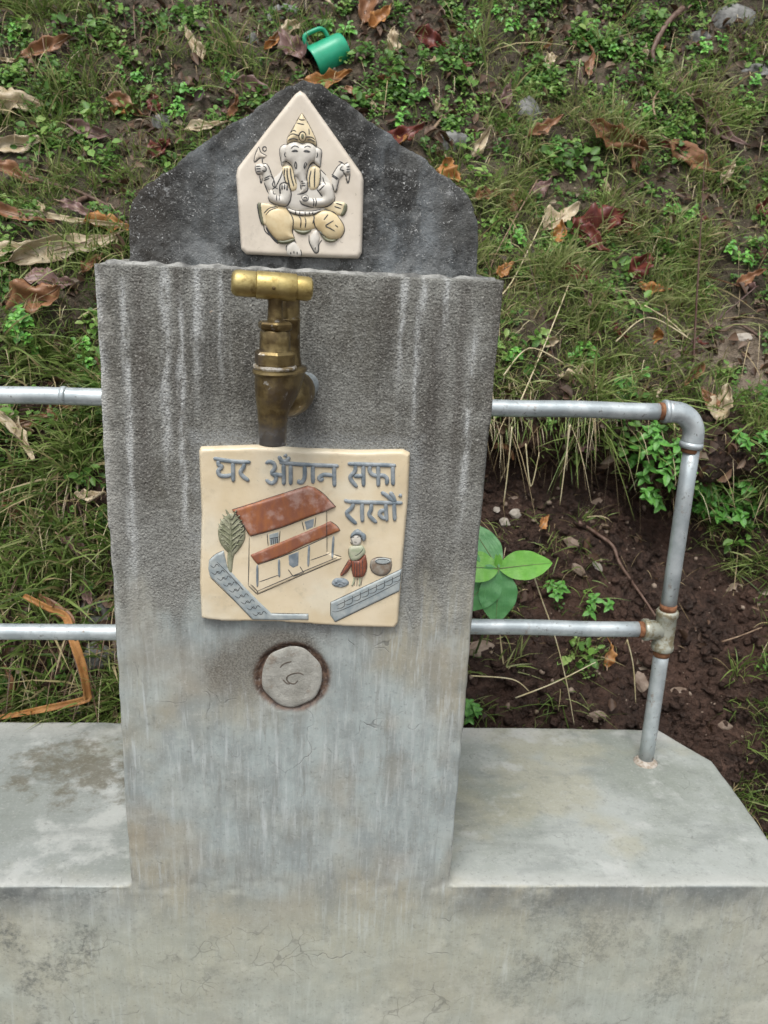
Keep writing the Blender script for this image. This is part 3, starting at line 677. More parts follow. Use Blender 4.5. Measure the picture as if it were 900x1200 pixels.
ink = [A([(478, 95), (440, 160), (400, 235), (365, 290), (350, 330), (352, 374)]), A([(478, 95), (500, 130), (540, 200), (570, 260), (600, 330), (606, 390)]),
       A([(352, 374), (385, 352), (430, 347), (480, 364), (520, 354), (560, 362), (598, 392), (640, 410), (651, 436), (646, 500), (640, 572)]),
       A([(352, 374), (318, 374), (290, 400), (284, 440), (294, 500), (304, 562)]), A([(336, 440), (328, 465), (342, 485)]), A([(612, 440), (616, 470), (606, 490)]),
       A([(304, 530), (345, 520), (382, 548), (400, 590), (415, 660), (430, 720)]), A([(640, 576), (580, 530), (552, 545), (532, 590), (522, 650), (528, 720)]),
       A([(390, 438), (420, 425), (448, 436)]), A([(398, 440), (422, 436), (445, 440)]), A([(494, 436), (520, 428), (556, 442)]), A([(500, 440), (520, 440), (550, 444)]),
       A([(385, 412), (415, 388), (455, 402)]), A([(500, 402), (530, 388), (558, 402)]), A(o1([(424, 522), (434, 545), (432, 588), (418, 560)])), A(o1([(510, 532), (522, 545), (500, 585), (502, 550)])),
       A([(360, 305), (395, 282), (440, 292), (460, 300)]), A([(512, 310), (560, 310), (596, 335)]), A([(430, 185), (470, 195), (500, 200)]), A([(445, 150), (480, 160), (515, 158)]), A([(380, 280), (405, 250), (430, 262)]), A([(540, 235), (545, 290)]), A([(355, 340), (400, 322), (450, 335)]), A([(525, 335), (560, 332), (598, 355)]),
       A(o1(ell(486, 305, 31, 42, 16))), A(o1(ell(150, 408, 17, 20, 12))), A([(100, 388), (80, 430), (64, 480), (62, 526), (108, 490), (150, 490)]), A([(100, 388), (118, 440), (172, 470)]), A([(130, 490), (132, 535)]),
       A([(75, 565), (120, 562)]), A([(75, 585), (122, 585)]), A([(80, 607), (120, 607)]), A([(72, 552), (72, 592), (88, 630), (115, 628)]), A([(130, 540), (170, 545), (205, 610), (208, 640)]), A([(130, 600), (160, 606), (166, 580), (140, 560)]),
       A([(108, 640), (119, 712), (134, 665)]), A([(150, 670), (200, 645)]), A([(140, 690), (195, 668)]), A([(205, 620), (235, 690), (245, 745)]), B([(135, 95), (155, 150), (172, 185)]),
       B([(185, 45), (215, 70), (205, 120), (250, 150)]), B([(205, 150), (240, 125)]), B([(210, 165), (215, 190), (235, 190)]), B([(238, 195), (240, 245)]), B([(262, 195), (260, 245)]),
       B([(262, 190), (262, 125), (285, 100), (325, 103), (348, 145), (356, 200), (340, 262), (308, 288), (240, 276)]), B([(168, 205), (185, 250), (240, 276)]),
       B([(405, 192), (450, 186), (482, 168), (492, 140), (488, 90)]), B([(436, 155), (430, 112)]), B([(434, 88), (455, 90)]), B([(438, 105), (470, 104)]), B([(438, 124), (474, 122)]),
       B([(562, 150), (608, 212)]), B([(562, 145), (600, 105)]), B([(580, 165), (625, 120)]), B([(610, 50), (620, 90), (635, 115)]), B([(706, 195), (704, 245), (650, 290), (560, 302)]), B([(690, 110), (700, 160)]), B([(740, 75), (715, 180)]), B([(684, 30), (740, 70)]), B([(684, 42), (730, 75)]),
       B([(424, 238), (440, 270), (490, 290), (540, 298)]), B([(527, 222), (540, 250), (535, 296)]), B([(550, 222), (560, 250), (552, 296)]), B(o1([(440, 225), (450, 205), (478, 202), (495, 220), (488, 242), (460, 246)])), B([(455, 225), (475, 215), (482, 230)]),
       A([(800, 520), (825, 525), (850, 545), (880, 528)]), A([(870, 570), (900, 566)]), A([(868, 592), (903, 588)]), A([(868, 612), (900, 610)]), A([(832, 600), (862, 640), (884, 712), (903, 625)]), A([(835, 560), (815, 590), (850, 600)]), A([(745, 640), (790, 570), (835, 530)]), A([(740, 632), (795, 668)]),
       B([(315, 298), (345, 335), (400, 356), (470, 366), (530, 358), (590, 324)]), B([(318, 300), (400, 324), (530, 328), (600, 310)]), B([(392, 325), (392, 355)]), B([(425, 330), (425, 362)]), B([(468, 332), (470, 362)]), B([(502, 330), (505, 360)]), B([(528, 328), (530, 355)]),
       B([(415, 366), (435, 400), (430, 465)]), B([(465, 380), (475, 410), (468, 465)]), B([(545, 375), (530, 430)]), B([(150, 360), (190, 320), (250, 300)]), B([(135, 345), (180, 305), (240, 292)]), B([(655, 355), (620, 400)]), B([(700, 405), (655, 432), (635, 450), (675, 470), (710, 492)]), B([(710, 440), (735, 460)]),
       B([(740, 380), (778, 440), (785, 495), (755, 548)]), B([(715, 262), (770, 280)]), B([(705, 290), (760, 308)]), B([(380, 560), (395, 590)]), B([(500, 520), (502, 580), (530, 640), (552, 668), (576, 655), (580, 600), (605, 560)]), B([(550, 620), (550, 640)]), B([(352, 660), (353, 680)]), B([(378, 650), (378, 672)]), B([(403, 655), (405, 680)]), B([(430, 640), (438, 670), (434, 694)]), B([(340, 335), (372, 400), (366, 500), (382, 545)]), B([(540, 352), (545, 440), (590, 500), (635, 545)]), B([(318, 650), (316, 615), (330, 598)]), B([(130, 440), (150, 500), (245, 566)]), B([(620, 318), (700, 338), (740, 380)]), A([(250, 745), (300, 640), (312, 600)]), A([(690, 640), (650, 600), (644, 585)])]
bold = [(B([(150, 458), (195, 530), (250, 592)]), .0022), (B([(285, 112), (284, 160)]), .0014), (B([(303, 108), (303, 155)]), .0014), (B([(322, 116), (322, 165)]), .0014), (B([(268, 120), (266, 190)]), .0014),
        (B([(80, 268), (98, 370), (120, 440)]), .0014), (A([(330, 580), (325, 650), (345, 720)]), .0011), (A([(350, 575), (352, 650), (375, 745)]), .0011), (A([(378, 575), (385, 650), (410, 740)]), .0011), (A([(560, 600), (545, 680), (550, 750)]), .0011), (A([(595, 580), (590, 660), (590, 750)]), .0011), (A([(635, 590), (640, 650), (630, 740)]), .0011)]
r1.strokes('painted_lines', [(l, .0011) for l in ink] + [(l, w_ * 1.2) for l, w_ in bold], M_INK, pz, h=.0003)

# ================================================================== lower plaque: house, sweeper and lettering
pl = empty('slogan_plaque', (-.025, 0, .87), label='square cream plaque below the tap with blue-grey lettering, a red-roofed house and a sweeping woman', cat='plaque')
r2 = Relief(-.0005)
tile = [(236, 523), (300, 521), (360, 525), (420, 527), (472, 526), (480, 530), (478, 580), (472, 650), (466, 728), (462, 733), (400, 731), (330, 726), (260, 725), (237, 722), (235, 680), (237, 600), (234, 527)]
r2.shape('tile', tile, M_TILE, pl, base=.004, H=.0045, wd=.0035, smooth_=False, step=.0018, mod=wav)
r2.y0 -= .0085; r2.hs = .62
T1 = lambda L: [(245 + x / 7.5, 530 + y / 7.5) for x, y in L]
T2 = lambda L: [(365 + x / 7.5, 530 + y / 7.5) for x, y in L]
LW = .0043; LH = .0019
def letter(name, lines): r2.strokes('lettering', [(l, LW) for l in lines], M_LET, pl, h=LH, taper=.8, label=name)
letter('raised word with a two-letter headline', [T1([(38, 52), (120, 68), (240, 82), (365, 86)]), T1([(92, 68), (80, 94), (92, 116), (128, 126)]), T1([(124, 128), (92, 146), (80, 172), (98, 202), (150, 208), (208, 196)]), T1([(210, 85), (211, 180), (212, 258)]), T1([(308, 90), (302, 132), (276, 172), (295, 208), (352, 252)])])
letter('raised word with moon and dot above it', [T1([(618, 88), (800, 106), (905, 110)]) , T2([(-10, 111), (120, 117), (240, 120)]), T1([(497, 98), (530, 82), (570, 100), (576, 145), (550, 180), (586, 210), (582, 252), (545, 272), (498, 238)]), T1([(556, 188), (600, 196), (656, 204)]), T1([(655, 98), (656, 200), (657, 288)]), T1([(716, 108), (717, 200), (717, 286)]), T1([(612, 32), (632, 68), (662, 82), (690, 66), (706, 38)]), T1([(662, 22), (672, 30), (664, 34)]), T1([(840, 114), (840, 215), (818, 262), (786, 262), (796, 240)]), T2([(12, 118), (12, 200), (14, 276)]), T2([(200, 120), (200, 210), (202, 302)]), T2([(190, 206), (140, 198), (100, 200), (66, 226), (84, 246), (104, 226)])])
letter('raised word near the upper right corner', [T2([(318, 100), (520, 108), (742, 116)]), T2([(386, 108), (382, 165), (342, 212), (352, 248), (402, 306)]), T2([(372, 206), (410, 208), (456, 206)]), T2([(456, 112), (456, 200), (458, 300)]), T2([(518, 112), (510, 160), (536, 196), (582, 206), (588, 190)]), T2([(586, 114), (587, 200), (587, 300)]), T2([(588, 206), (632, 204), (664, 232), (658, 286)]), T2([(715, 118), (715, 200), (717, 290)])])
letter('raised word on the second line, two slant marks and a dot above', [T2([(288, 414), (340, 432), (560, 440), (800, 444)]), T2([(372, 440), (352, 488), (310, 528), (334, 572), (396, 628)]), T2([(446, 438), (444, 520), (448, 612)]), T2([(526, 446), (524, 500), (506, 545), (536, 585), (574, 618)]), T2([(652, 508), (612, 514), (598, 546), (628, 576), (658, 578)]), T2([(652, 440), (655, 520), (662, 606)]), T2([(726, 440), (728, 520), (732, 602)]), T2([(612, 348), (668, 384), (728, 440)]), T2([(690, 346), (718, 390), (736, 440)]), T2([(768, 374), (782, 380), (774, 388)])])

Hh = lambda L: [(280 + x / 6.923, 560 + y / 6.923) for x, y in L]
Ll = lambda L: [(235 + x / 7.826, 590 + y / 7.826) for x, y in L]
Ww = lambda L: [(375 + x / 8.571, 600 + y / 8.571) for x, y in L]
house = r2.shape('house', Hh([(86, 400), (82, 866), (150, 944), (480, 800), (832, 652), (718, 600), (712, 262), (400, 330)]), M_TILE, pl, 0, .0022, .0015, smooth_=False)
r2.shape('lower_roof', Hh([(88, 622), (300, 532), (520, 440), (738, 350), (792, 386), (820, 426), (700, 478), (520, 550), (400, 612), (250, 668), (150, 700), (115, 660)]), M_ROOF, house, .0015, .0032, .0025, smooth_=False)
r2.shape('upper_roof', Hh([(-55, 255), (60, 215), (180, 182), (380, 120), (560, 62), (610, 76), (690, 132), (745, 185), (786, 232), (710, 266), (600, 302), (470, 352), (350, 398), (220, 436), (92, 470), (50, 405), (5, 325)]), M_ROOF, house, .0022, .0042, .003, smooth_=False)
r2.shape('door', Hh([(396, 622), (492, 584), (488, 710), (440, 732), (402, 706)]), M_LET, house, .0006, .0018, .001, smooth_=False, step=.0008)
r2.shape('window', Hh([(240, 452), (330, 428), (326, 528), (246, 548)]), M_WALLG, house, .0006, .0018, .001, smooth_=False, step=.0008)
r2.shape('window', Hh([(525, 348), (616, 318), (610, 398), (545, 428)]), M_LET, house, .0006, .0018, .001, smooth_=False, step=.0008)
for q in ([(150, 700), (150, 780), (150, 878)], [(326, 655), (326, 730), (328, 800)], [(570, 540), (566, 620), (562, 714)], [(768, 470), (762, 560), (757, 648)]):
    r2.strokes('post', [Hh(q)], M_LET, house, wd=.0024, h=.0011)
lines = [Hh(q) for q in ([(84, 480), (80, 680), (76, 872)], [(712, 266), (714, 600)], [(76, 872), (150, 946)], [(150, 946), (480, 800), (832, 652)], [(150, 915), (440, 790), (800, 640)], [(100, 862), (150, 915), (152, 944)], [(400, 738), (440, 796)], [(495, 714), (526, 766)], [(526, 766), (440, 796)], [(165, 840), (320, 785)], [(580, 665), (740, 608)], [(770, 622), (832, 640)],
         [(-55, 255), (180, 182), (560, 62)], [(610, 76), (690, 132), (786, 232)], [(92, 472), (350, 398), (600, 302), (786, 234)], [(-55, 255), (10, 330), (92, 472)], [(150, 702), (400, 614), (700, 480), (822, 428)], [(740, 350), (792, 386), (822, 428)], [(230, 450), (238, 550)], [(335, 425), (325, 530)], [(512, 350), (530, 425)], [(625, 314), (615, 395)], [(250, 490), (325, 475)])]
lines += [Hh([(262 + 16 * k, 492 - 4 * k), (264 + 16 * k, 540 - 4 * k)]) for k in range(4)]
r2.strokes('painted_lines', [(l, .0009) for l in lines], M_INK, house, h=.00022)
tr = r2.shape('tree', Ll([(255, 95), (222, 120), (182, 165), (162, 240), (164, 310), (190, 380), (248, 446), (300, 474), (352, 425), (398, 350), (412, 290), (400, 210), (345, 125), (290, 85)]), M_LEAFG, pl, 0, .0024, .004, mod=lambda x, z: np.array([noise.noise(Vector((a * 600, 0, b * 600))) * .0006 for a, b in zip(x, z)]))
r2.shape('trunk', Ll([(252, 440), (312, 440), (300, 520), (286, 640), (262, 625), (248, 580)]), M_LEAFG, tr, 0, .0022, .002)
fr = []
for k in range(7):
    y = 430 - k * 48; sp_ = [70, 105, 120, 118, 100, 80, 50][k]
    fr.append(Ll([(280, y), (280 - sp_ * .5, y - 50), (280 - sp_, y - 115 + k * 4)])); fr.append(Ll([(284, y), (284 + sp_ * .5, y - 50), (284 + sp_, y - 115 + k * 4)]))
    fr.append(Ll([(280 - sp_ * .4, y - 35), (280 - sp_ * .7, y - 60), (280 - sp_ * .9, y - 55)])); fr.append(Ll([(284 + sp_ * .4, y - 35), (284 + sp_ * .7, y - 60), (284 + sp_ * .95, y - 50)]))
r2.strokes('frond', [(f, .0014) for f in fr] + [(Ll([(282, 470), (280, 300), (262, 110)]), .0016)], M_LEAFG, tr, h=.0009)
r2.strokes('painted_lines', [([(a + 1.1, b + .6) for a, b in f], .0006) for f in fr], M_INK, tr, h=.0003)
wl = r2.shape('stone_wall', Ll([(78, 518), (140, 465), (213, 432), (250, 590), (400, 755), (560, 920), (650, 1004), (990, 1012), (992, 1066), (700, 1070), (478, 1066), (300, 880), (180, 760), (85, 672), (70, 600)]), M_WALLG, pl, 0, .0026, .002, smooth_=False)
sc = []
for k in range(9):
    x = 130 + k * 54; y = 520 + k * 54
    sc.append(Ll([(x - 40, y + 40), (x - 5, y + 62), (x + 18, y + 30), (x + 45, y + 55)]))
    if k < 8: sc.append(Ll([(x - 30, y + 105), (x + 5, y + 125), (x + 30, y + 95), (x + 50, y + 110)]))
sc += [Ll([(78, 520), (140, 465), (213, 432)]), Ll([(150, 530), (240, 620), (400, 790)]), Ll([(650, 1004), (990, 1012)]), Ll([(85, 672), (300, 880), (478, 1066)])]
r2.strokes('painted_lines', [(l, .00065) for l in sc], M_INK, wl, h=.0002)
wr = r2.shape('stone_wall', Ww([(106, 905), (400, 768), (640, 655), (822, 570), (812, 680), (800, 792), (480, 945), (150, 1106), (105, 1040)]), M_WALLG, pl, 0, .0026, .002, smooth_=False)
sc = []
for k in range(8):
    x = 165 + k * 80; y = 935 - k * 38
    sc.append(Ww([(x, y), (x + 50, y - 26), (x + 80, y - 34), (x + 78, y + 2), (x + 50, y + 22), (x + 8, y + 28)]))
    sc.append(Ww([(x + 80, y - 34), (x + 82, y - 60)])) 
sc += [Ww([(106, 905), (400, 768), (822, 570)]), Ww([(150, 1106), (480, 945), (800, 792)]), Ww([(106, 905), (105, 1040)]), Ww([(120, 990), (200, 985), (500, 850), (790, 700)])]
r2.strokes('painted_lines', [(l, .0007) for l in sc], M_INK, wr, h=.0002)
wm = r2.shape('sweeper_figure', Ww([(290, 365), (330, 332), (395, 328), (436, 345), (455, 400), (420, 450), (380, 480), (320, 488), (292, 440)]), M_SHIRT, pl, .0012, .0042, .004, step=.0009)
r2.shape('skirt', Ww([(318, 478), (390, 478), (450, 425), (468, 480), (470, 560), (440, 642), (372, 656), (330, 640), (318, 560)]), M_SKIRT, wm, .001, .0038, .004, step=.0009)
r2.shape('face', Ww(ell(362, 278, 56, 60)), M_SKIN, wm, .0012, .0042, .004, step=.0009)
r2.shape('hair', Ww([(305, 262), (318, 212), (375, 168), (425, 200), (458, 225), (462, 265), (436, 292), (418, 262), (400, 232), (352, 226)]), M_LET, wm, .002, .0042, .002, step=.0009)
r2.shape('broom', Ww([(292, 480), (325, 510), (290, 580), (255, 622), (212, 642), (206, 618), (250, 540)]), M_SKIRT, wm, .0004, .003, .002, step=.0009)
r2.strokes('leg', [(Ww([(345, 650), (338, 700), (318, 742)]), .0018), (Ww([(400, 650), (400, 700), (392, 742)]), .0018)], M_SHIRT, wm, h=.0014)
r2.strokes('painted_lines', [(l, .0007) for l in [Ww(q) for q in ([(322, 250), (345, 240)], [(370, 245), (395, 240)], [(310, 230), (325, 300), (330, 320)], [(340, 290), (370, 292)], [(305, 300), (318, 330)], [(405, 232), (418, 262), (440, 290)], [(290, 365), (290, 430), (320, 480)], [(440, 350), (400, 400), (350, 430)], [(345, 490), (342, 640)], [(370, 490), (368, 650)], [(395, 480), (400, 645)], [(425, 460), (430, 630)], [(318, 480), (318, 600)], [(206, 620), (290, 480)], [(215, 640), (320, 515)], [(345, 660), (345, 740)], [(375, 660), (370, 748)], [(425, 655), (412, 740)], [(468, 480), (470, 560), (440, 642)])]], M_INK, wm, h=.0002)
r2.shape('rubbish_heap', Ww([(118, 705), (150, 668), (200, 662), (260, 672), (292, 712), (260, 748), (190, 758), (130, 738)]), M_LET, pl, 0, .003, .004, step=.0009, mod=lambda x, z: np.array([noise.noise(Vector((a * 500, 0, b * 500))) * .0014 for a, b in zip(x, z)]))
pt = r2.shape('pot', Ww([(500, 520), (520, 475), (600, 455), (690, 460), (724, 490), (716, 570), (672, 625), (600, 640), (535, 612), (505, 570)]), M_POT, pl, 0, .0038, .005, step=.0009)
r2.shape('mouth', Ww(ell(630, 488, 80, 30)), M_WALLG, pt, .0035, .0012, .0012, step=.0008)
r2.strokes('painted_lines', [(l, .0008) for l in (Ww(ell(628, 488, 70, 24) + [ell(628, 488, 70, 24)[0]]), Ww([(505, 520), (515, 580), (560, 625), (640, 638), (700, 600), (722, 520)]), Ww([(520, 475), (600, 452), (724, 470)]))], M_INK, pt, h=.0002)

# ================================================================== brass tap
BY = -.070
bxw = float(PY(322, 440, BY)[0]); zpx = lambda y, yy=BY: float(PY(322, y, yy)[2])
tap = empty('brass_tap', (bxw, BY, zpx(440)), label='old brass push tap with a T-shaped handle, sticking out above the slogan plaque', cat='tap')
wall = PY(357, 462, 0); ax = Vector((bxw, BY, 0)); wv_ = Vector((float(wall[0]), 0, 0)) - ax; wdir = Vector((wv_.x, wv_.y, 0)); wlen = wdir.length; wdir.normalize()
S = .00074    # metres per photo pixel at the tap
def LO(name, prof, mat=M_BRASS, o=None, d=(0, 0, 1), parent=tap, sides=None, n=32, ang=35):
    V, Fs = lathe(o or (bxw, BY, 0), d, prof, n, sides); return autosmooth(link(name, mesh(name, V, Fs), mat, parent), ang)
# handle
hl, hr = PY(271, 331, BY - .006), PY(366, 339, BY + .004); hc = (Vector(hl) + Vector(hr)) / 2; hd = (Vector(hr) - Vector(hl)); HLn = hd.length; hd.normalize()
h0 = hc - hd * HLn / 2; tpos = lambda k: HLn * k
hd_ = LO('handle', [(tpos(.30), .0098), (tpos(.302), .0108), (tpos(.315), .0112), (tpos(.785), .0112), (tpos(.797), .0108), (tpos(.80), .0095)], M_BRASS_H, h0, hd)
LO('grip', [(0, .006), (.0008, .0085), (.003, .0102), (.006, .0106), (tpos(.285), .0106), (tpos(.30), .0100)], M_BRASS_H, h0, hd, hd_)
LO('grip', [(tpos(.795), .0096), (tpos(.82), .0100), (tpos(.94), .0098), (tpos(.98), .0090), (tpos(1), .0065)], M_BRASS_H, h0, hd, hd_)
rp = hc + Vector((.002, -.0108, -.001)); LO('rivet', [(0, .0016), (.0007, .0014), (.0009, .0008)], M_BRASS, rp, (0, -1, 0), hd_, n=12)
rC = lambda px: px * S
LO('stem', [(zpx(378), rC(9.2)), (zpx(370), rC(8.6)), (zpx(356), rC(8.2)), (zpx(344), rC(9.5))])
LO('gland_nut', [(zpx(388), rC(15.5)), (zpx(386), rC(19)), (zpx(384), rC(20.5)), (zpx(379), rC(20.5)), (zpx(377), rC(18.5)), (zpx(376), rC(9))], sides=6)
LO('bonnet', [(zpx(412), rC(18.5)), (zpx(409), rC(17.6)), (zpx(400), rC(17.4)), (zpx(389), rC(17)), (zpx(386), rC(15))])
LO('hex_nut', [(zpx(428), rC(23)), (zpx(426), rC(24.5)), (zpx(414), rC(24.5)), (zpx(411), rC(22)), (zpx(410), rC(16))], sides=6, ang=25)
LO('lime_deposit', [(zpx(432), rC(24)), (zpx(430), rC(25)), (zpx(428), rC(24.6)), (zpx(427.5), rC(20))], M_LIME2)
# rear guide barrel
rb = ax + wdir * .031
LO('guide_barrel', [(zpx(432), rC(16)), (zpx(420), rC(13.8)), (zpx(380), rC(13.2)), (zpx(379), rC(13.7)), (zpx(377), rC(13.7)), (zpx(376), rC(13)), (zpx(345), rC(12.6)), (zpx(344), rC(11))], M_BRASS, (rb.x, rb.y, 0))
# oval collar and cast body, lofted rings: (y_px, centre shift toward wall, half length along wall dir, half width)
def loft(name, rings, mat, parent, n=36):
    V = []; Fs = []; side = Vector((-wdir.y, wdir.x, 0))
    for (y, sh, a, b) in rings:
        cc = ax + wdir * sh; z = zpx(y)
        for j in range(n):
            t = 2 * math.pi * j / n; V.append(Vector((cc.x, cc.y, z)) + wdir * a * math.cos(t) + side * b * math.sin(t))
    for i in range(len(rings) - 1):
        for j in range(n): aa = i * n + j; b_ = i * n + (j + 1) % n; Fs.append((aa, b_, b_ + n, aa + n))
    Fs.append(tuple(range(n))[::-1]); Fs.append(tuple((len(rings) - 1) * n + j for j in range(n)))
    return autosmooth(link(name, mesh(name, V, Fs), mat, parent), 40)
loft('collar', [(439, .012, .030, .0185), (438.5, .012, .0325, .0205), (436, .012, .0335, .0215), (433.5, .012, .0330, .0210), (432, .012, .0300, .0185)], M_BRASS, tap)
bd = loft('body', [(519, -.004, .0112, .0112), (518, -.004, .0121, .0121), (500, -.004, .0124, .0123), (486, -.004, .0128, .0128), (479, -.003, .0136, .0138), (472, .001, .0185, .0155), (464, .005, .0238, .0172), (453, .009, .0280, .0188), (445, .0115, .0298, .0195), (438, .012, .0305, .0195)], M_BRASS, tap)
LO('spout_mouth', [(zpx(520), rC(14)), (zpx(519.5), rC(16.6)), (zpx(517), rC(16.9)), (zpx(515.5), rC(16))], M_BRASS, (bxw - wdir.x * .003, BY - wdir.y * .003, 0))
zc = zpx(466); o_ = ax + wdir * .006; o_ = Vector((o_.x, o_.y, zc - .004)); d_ = Vector((wdir.x, wdir.y, .06))
LO('inlet_shoulder', [(0, .0120), (.010, .0170), (.022, .0198), (.034, .0202), (.044, .0188), (.052, .0160), (.0525, .012)], M_BRASS, o_, d_)

LO('inlet_pipe', [(.05, .0125), (wlen - .004, .0125), (wlen + .006, .0125)], M_GI, o_, d_)

# ================================================================== pipe railings
def arc_pts(c_, a, b, r, n=8): return [c_ + (a * math.cos(t) + b * math.sin(t)) * r for t in np.linspace(0, math.pi / 2, n)]
RY = .25; PRD = .01065
zt1 = float(PY(800, 483, RY)[2]); zt0 = float(PY(582, 479, RY)[2]); zl0 = float(PY(555, 734, RY)[2]); zl1 = float(PY(765, 738, RY)[2]); 
pt_ = PY(815, 500, RY); pb = PY(756, 893, RY); PX = float(PY(757, 889, RY)[0]); xt = float(PY(814, 500, RY)[0]); xm = float(PY(775, 738, RY)[0])
rr_ = empty('pipe_railing', (PX, RY, LZ), label='galvanised pipe railing right of the pillar, with two rails, an elbow and an end post', cat='railing')
post_at = lambda z: xt + (PX - xt) * (zt1 - z) / (zt1 - LZ)
def wob(P): return P
tube_obj('top_rail', [(.10 + k * (xt - .046 - .10) / 12, RY, zt0 + (zt1 - zt0) * k / 12 + .0006 * math.sin(k)) for k in range(13)], PRD, M_GI, rr_, 20)
tube_obj('lower_rail', [(.10 + k * (post_at(zl1) - .034 - .10) / 12, RY, zl0 + (zl1 - zl0) * k / 12 + .0005 * math.cos(k)) for k in range(13)], PRD, M_GI, rr_, 20)
tube_obj('post', [(post_at(z), RY, z) for z in (zt1 - .045, .85, .75, zl1 + .02)], PRD, M_GI, rr_, 20)
tube_obj('post', [(post_at(z), RY, z) for z in (zl1 - .02, .60, .55, .50, LZ - .004)], PRD, M_GI, rr_, 20)
cz = zt1 - .030; cx = xt - .030
el = [Vector((cx - .012, RY, zt1)), Vector((cx - .004, RY, zt1))] + [Vector((cx + .030 * math.sin(t), RY, cz + .030 * math.cos(t))) for t in np.linspace(0, math.pi / 2, 10)] + [Vector((xt, RY, cz - .006)), Vector((xt - .0008, RY, cz - .014))]
tube_obj('elbow', el, [.0146, .0140] + [.0136] * 10 + [.0140, .0146], M_GI, rr_, 24)
for e0, e1 in ((Vector((cx - .014, RY, zt1)), Vector((cx - .008, RY, zt1))),): tube_obj('elbow_collar', [e0, e0 * .5 + e1 * .5, e1], [.0146, .0152, .0146], M_GI, rr_, 24)
tube_obj('elbow_collar', [(xt - .0005, RY, cz - .008), (xt - .0007, RY, cz - .012), (xt - .001, RY, cz - .016)], [.0146, .0152, .0146], M_GI, rr_, 24)
tube_obj('rusty_thread', [(cx - .020, RY, zt1), (cx - .012, RY, zt1)], .0113, M_RUST, rr_, 20)
tube_obj('rusty_thread', [(xt - .001, RY, cz - .015), (xt - .0015, RY, cz - .022)], .0113, M_RUST, rr_, 20)
xm = post_at(zl1)
tube_obj('tee', [(post_at(zl1 + d), RY, zl1 + d) for d in (.030, .028, .022, .020, -.020, -.022, -.028, -.030)], [.0140, .0152, .0152, .0138, .0138, .0152, .0152, .0140], M_TEE, rr_, 24)
tube_obj('tee_branch', [(xm - .006, RY, zl1), (xm - .022, RY, zl1), (xm - .024, RY, zl1), (xm - .030, RY, zl1), (xm - .031, RY, zl1)], [.0136, .0136, .0152, .0152, .0140], M_TEE, rr_, 24)
tube_obj('rusty_thread', [(xm - .038, RY, zl1), (xm - .029, RY, zl1)], .0114, M_RUST, rr_, 20)
for d in (.034, -.034): tube_obj('rusty_thread', [(post_at(zl1 + d - .005), RY, zl1 + d - .005), (post_at(zl1 + d + .005), RY, zl1 + d + .005)], .0113, M_RUST, rr_, 20)
tube_obj('post_foot', [(PX, RY, LZ + .006), (PX, RY, LZ + .0015), (PX, RY, LZ - .003)], [.0112, .016, .020], M_LIME, rr_, 18)
zL1 = float(PY(118, 465, RY)[2]); zL0 = float(PY(0, 463, RY)[2]); zm1 = float(PY(136, 741, RY)[2]); zm0 = float(PY(0, 740, RY)[2])
rl = empty('pipe_railing', (-.8, RY, LZ), label='galvanised pipe railing left of the pillar, only two level rails in view', cat='railing')
def ext(za, zb, xa, xb, x): return zb + (za - zb) * (x - xb) / (xa - xb)
xa, xb = float(PY(0, 463, RY)[0]), float(PY(118, 465, RY)[0])
tube_obj('top_rail', [(x, RY, ext(zL0, zL1, xa, xb, x) + .0005 * math.sin(x * 30)) for x in np.linspace(-1.2, -.15, 16)], PRD, M_GI, rl, 20)
tube_obj('pipe_socket', [(float(PY(75, 465, RY)[0]) + d, RY, zL1) for d in (-.0035, 0, .0035)], [.0110, .0116, .0110], M_GI, rl, 20)
xa2, xb2 = float(PY(0, 740, RY)[0]), float(PY(136, 741, RY)[0])
tube_obj('lower_rail', [(x, RY, ext(zm0, zm1, xa2, xb2, x)) for x in np.linspace(-1.2, -.15, 16)], PRD, M_GI, rl, 20)
tube_obj('post', [(-1.05, RY, z) for z in (LZ - .004, .6, .95)], PRD, M_GI, rl, 20)
# hanging water drops
bm = bmesh.new(); bmesh.ops.create_icosphere(bm, subdivisions=2, radius=1); dm = bpy.data.meshes.new('water_drop')
for v in bm.verts:
    if v.co.z > 0: v.co.x *= (1 - v.co.z * .35); v.co.y *= (1 - v.co.z * .35)
bm.to_mesh(dm); bm.free(); dm.materials.append(M_WATER); dm.polygons.foreach_set('use_smooth', [True] * len(dm.polygons))
for par, x0, x1, zf, k in ((rr_, .24, .42, lambda x: zt0 + (zt1 - zt0) * (x - .2) / .25, 9), (rr_, .26, .42, lambda x: zl1, 9), (rl, -.40, -.30, lambda x: zm1, 4)):
    for i in range(k):
        x = random.uniform(x0, x1); s = random.uniform(.0016, .0026)
        o = bpy.data.objects.new('water_drop', dm); col.objects.link(o); o.parent = par; o.matrix_parent_inverse = Matrix.Translation(-par.location)
        o.location = (x, RY, zf(x) - PRD - s * .5); o.scale = (s, s, s * 1.15)

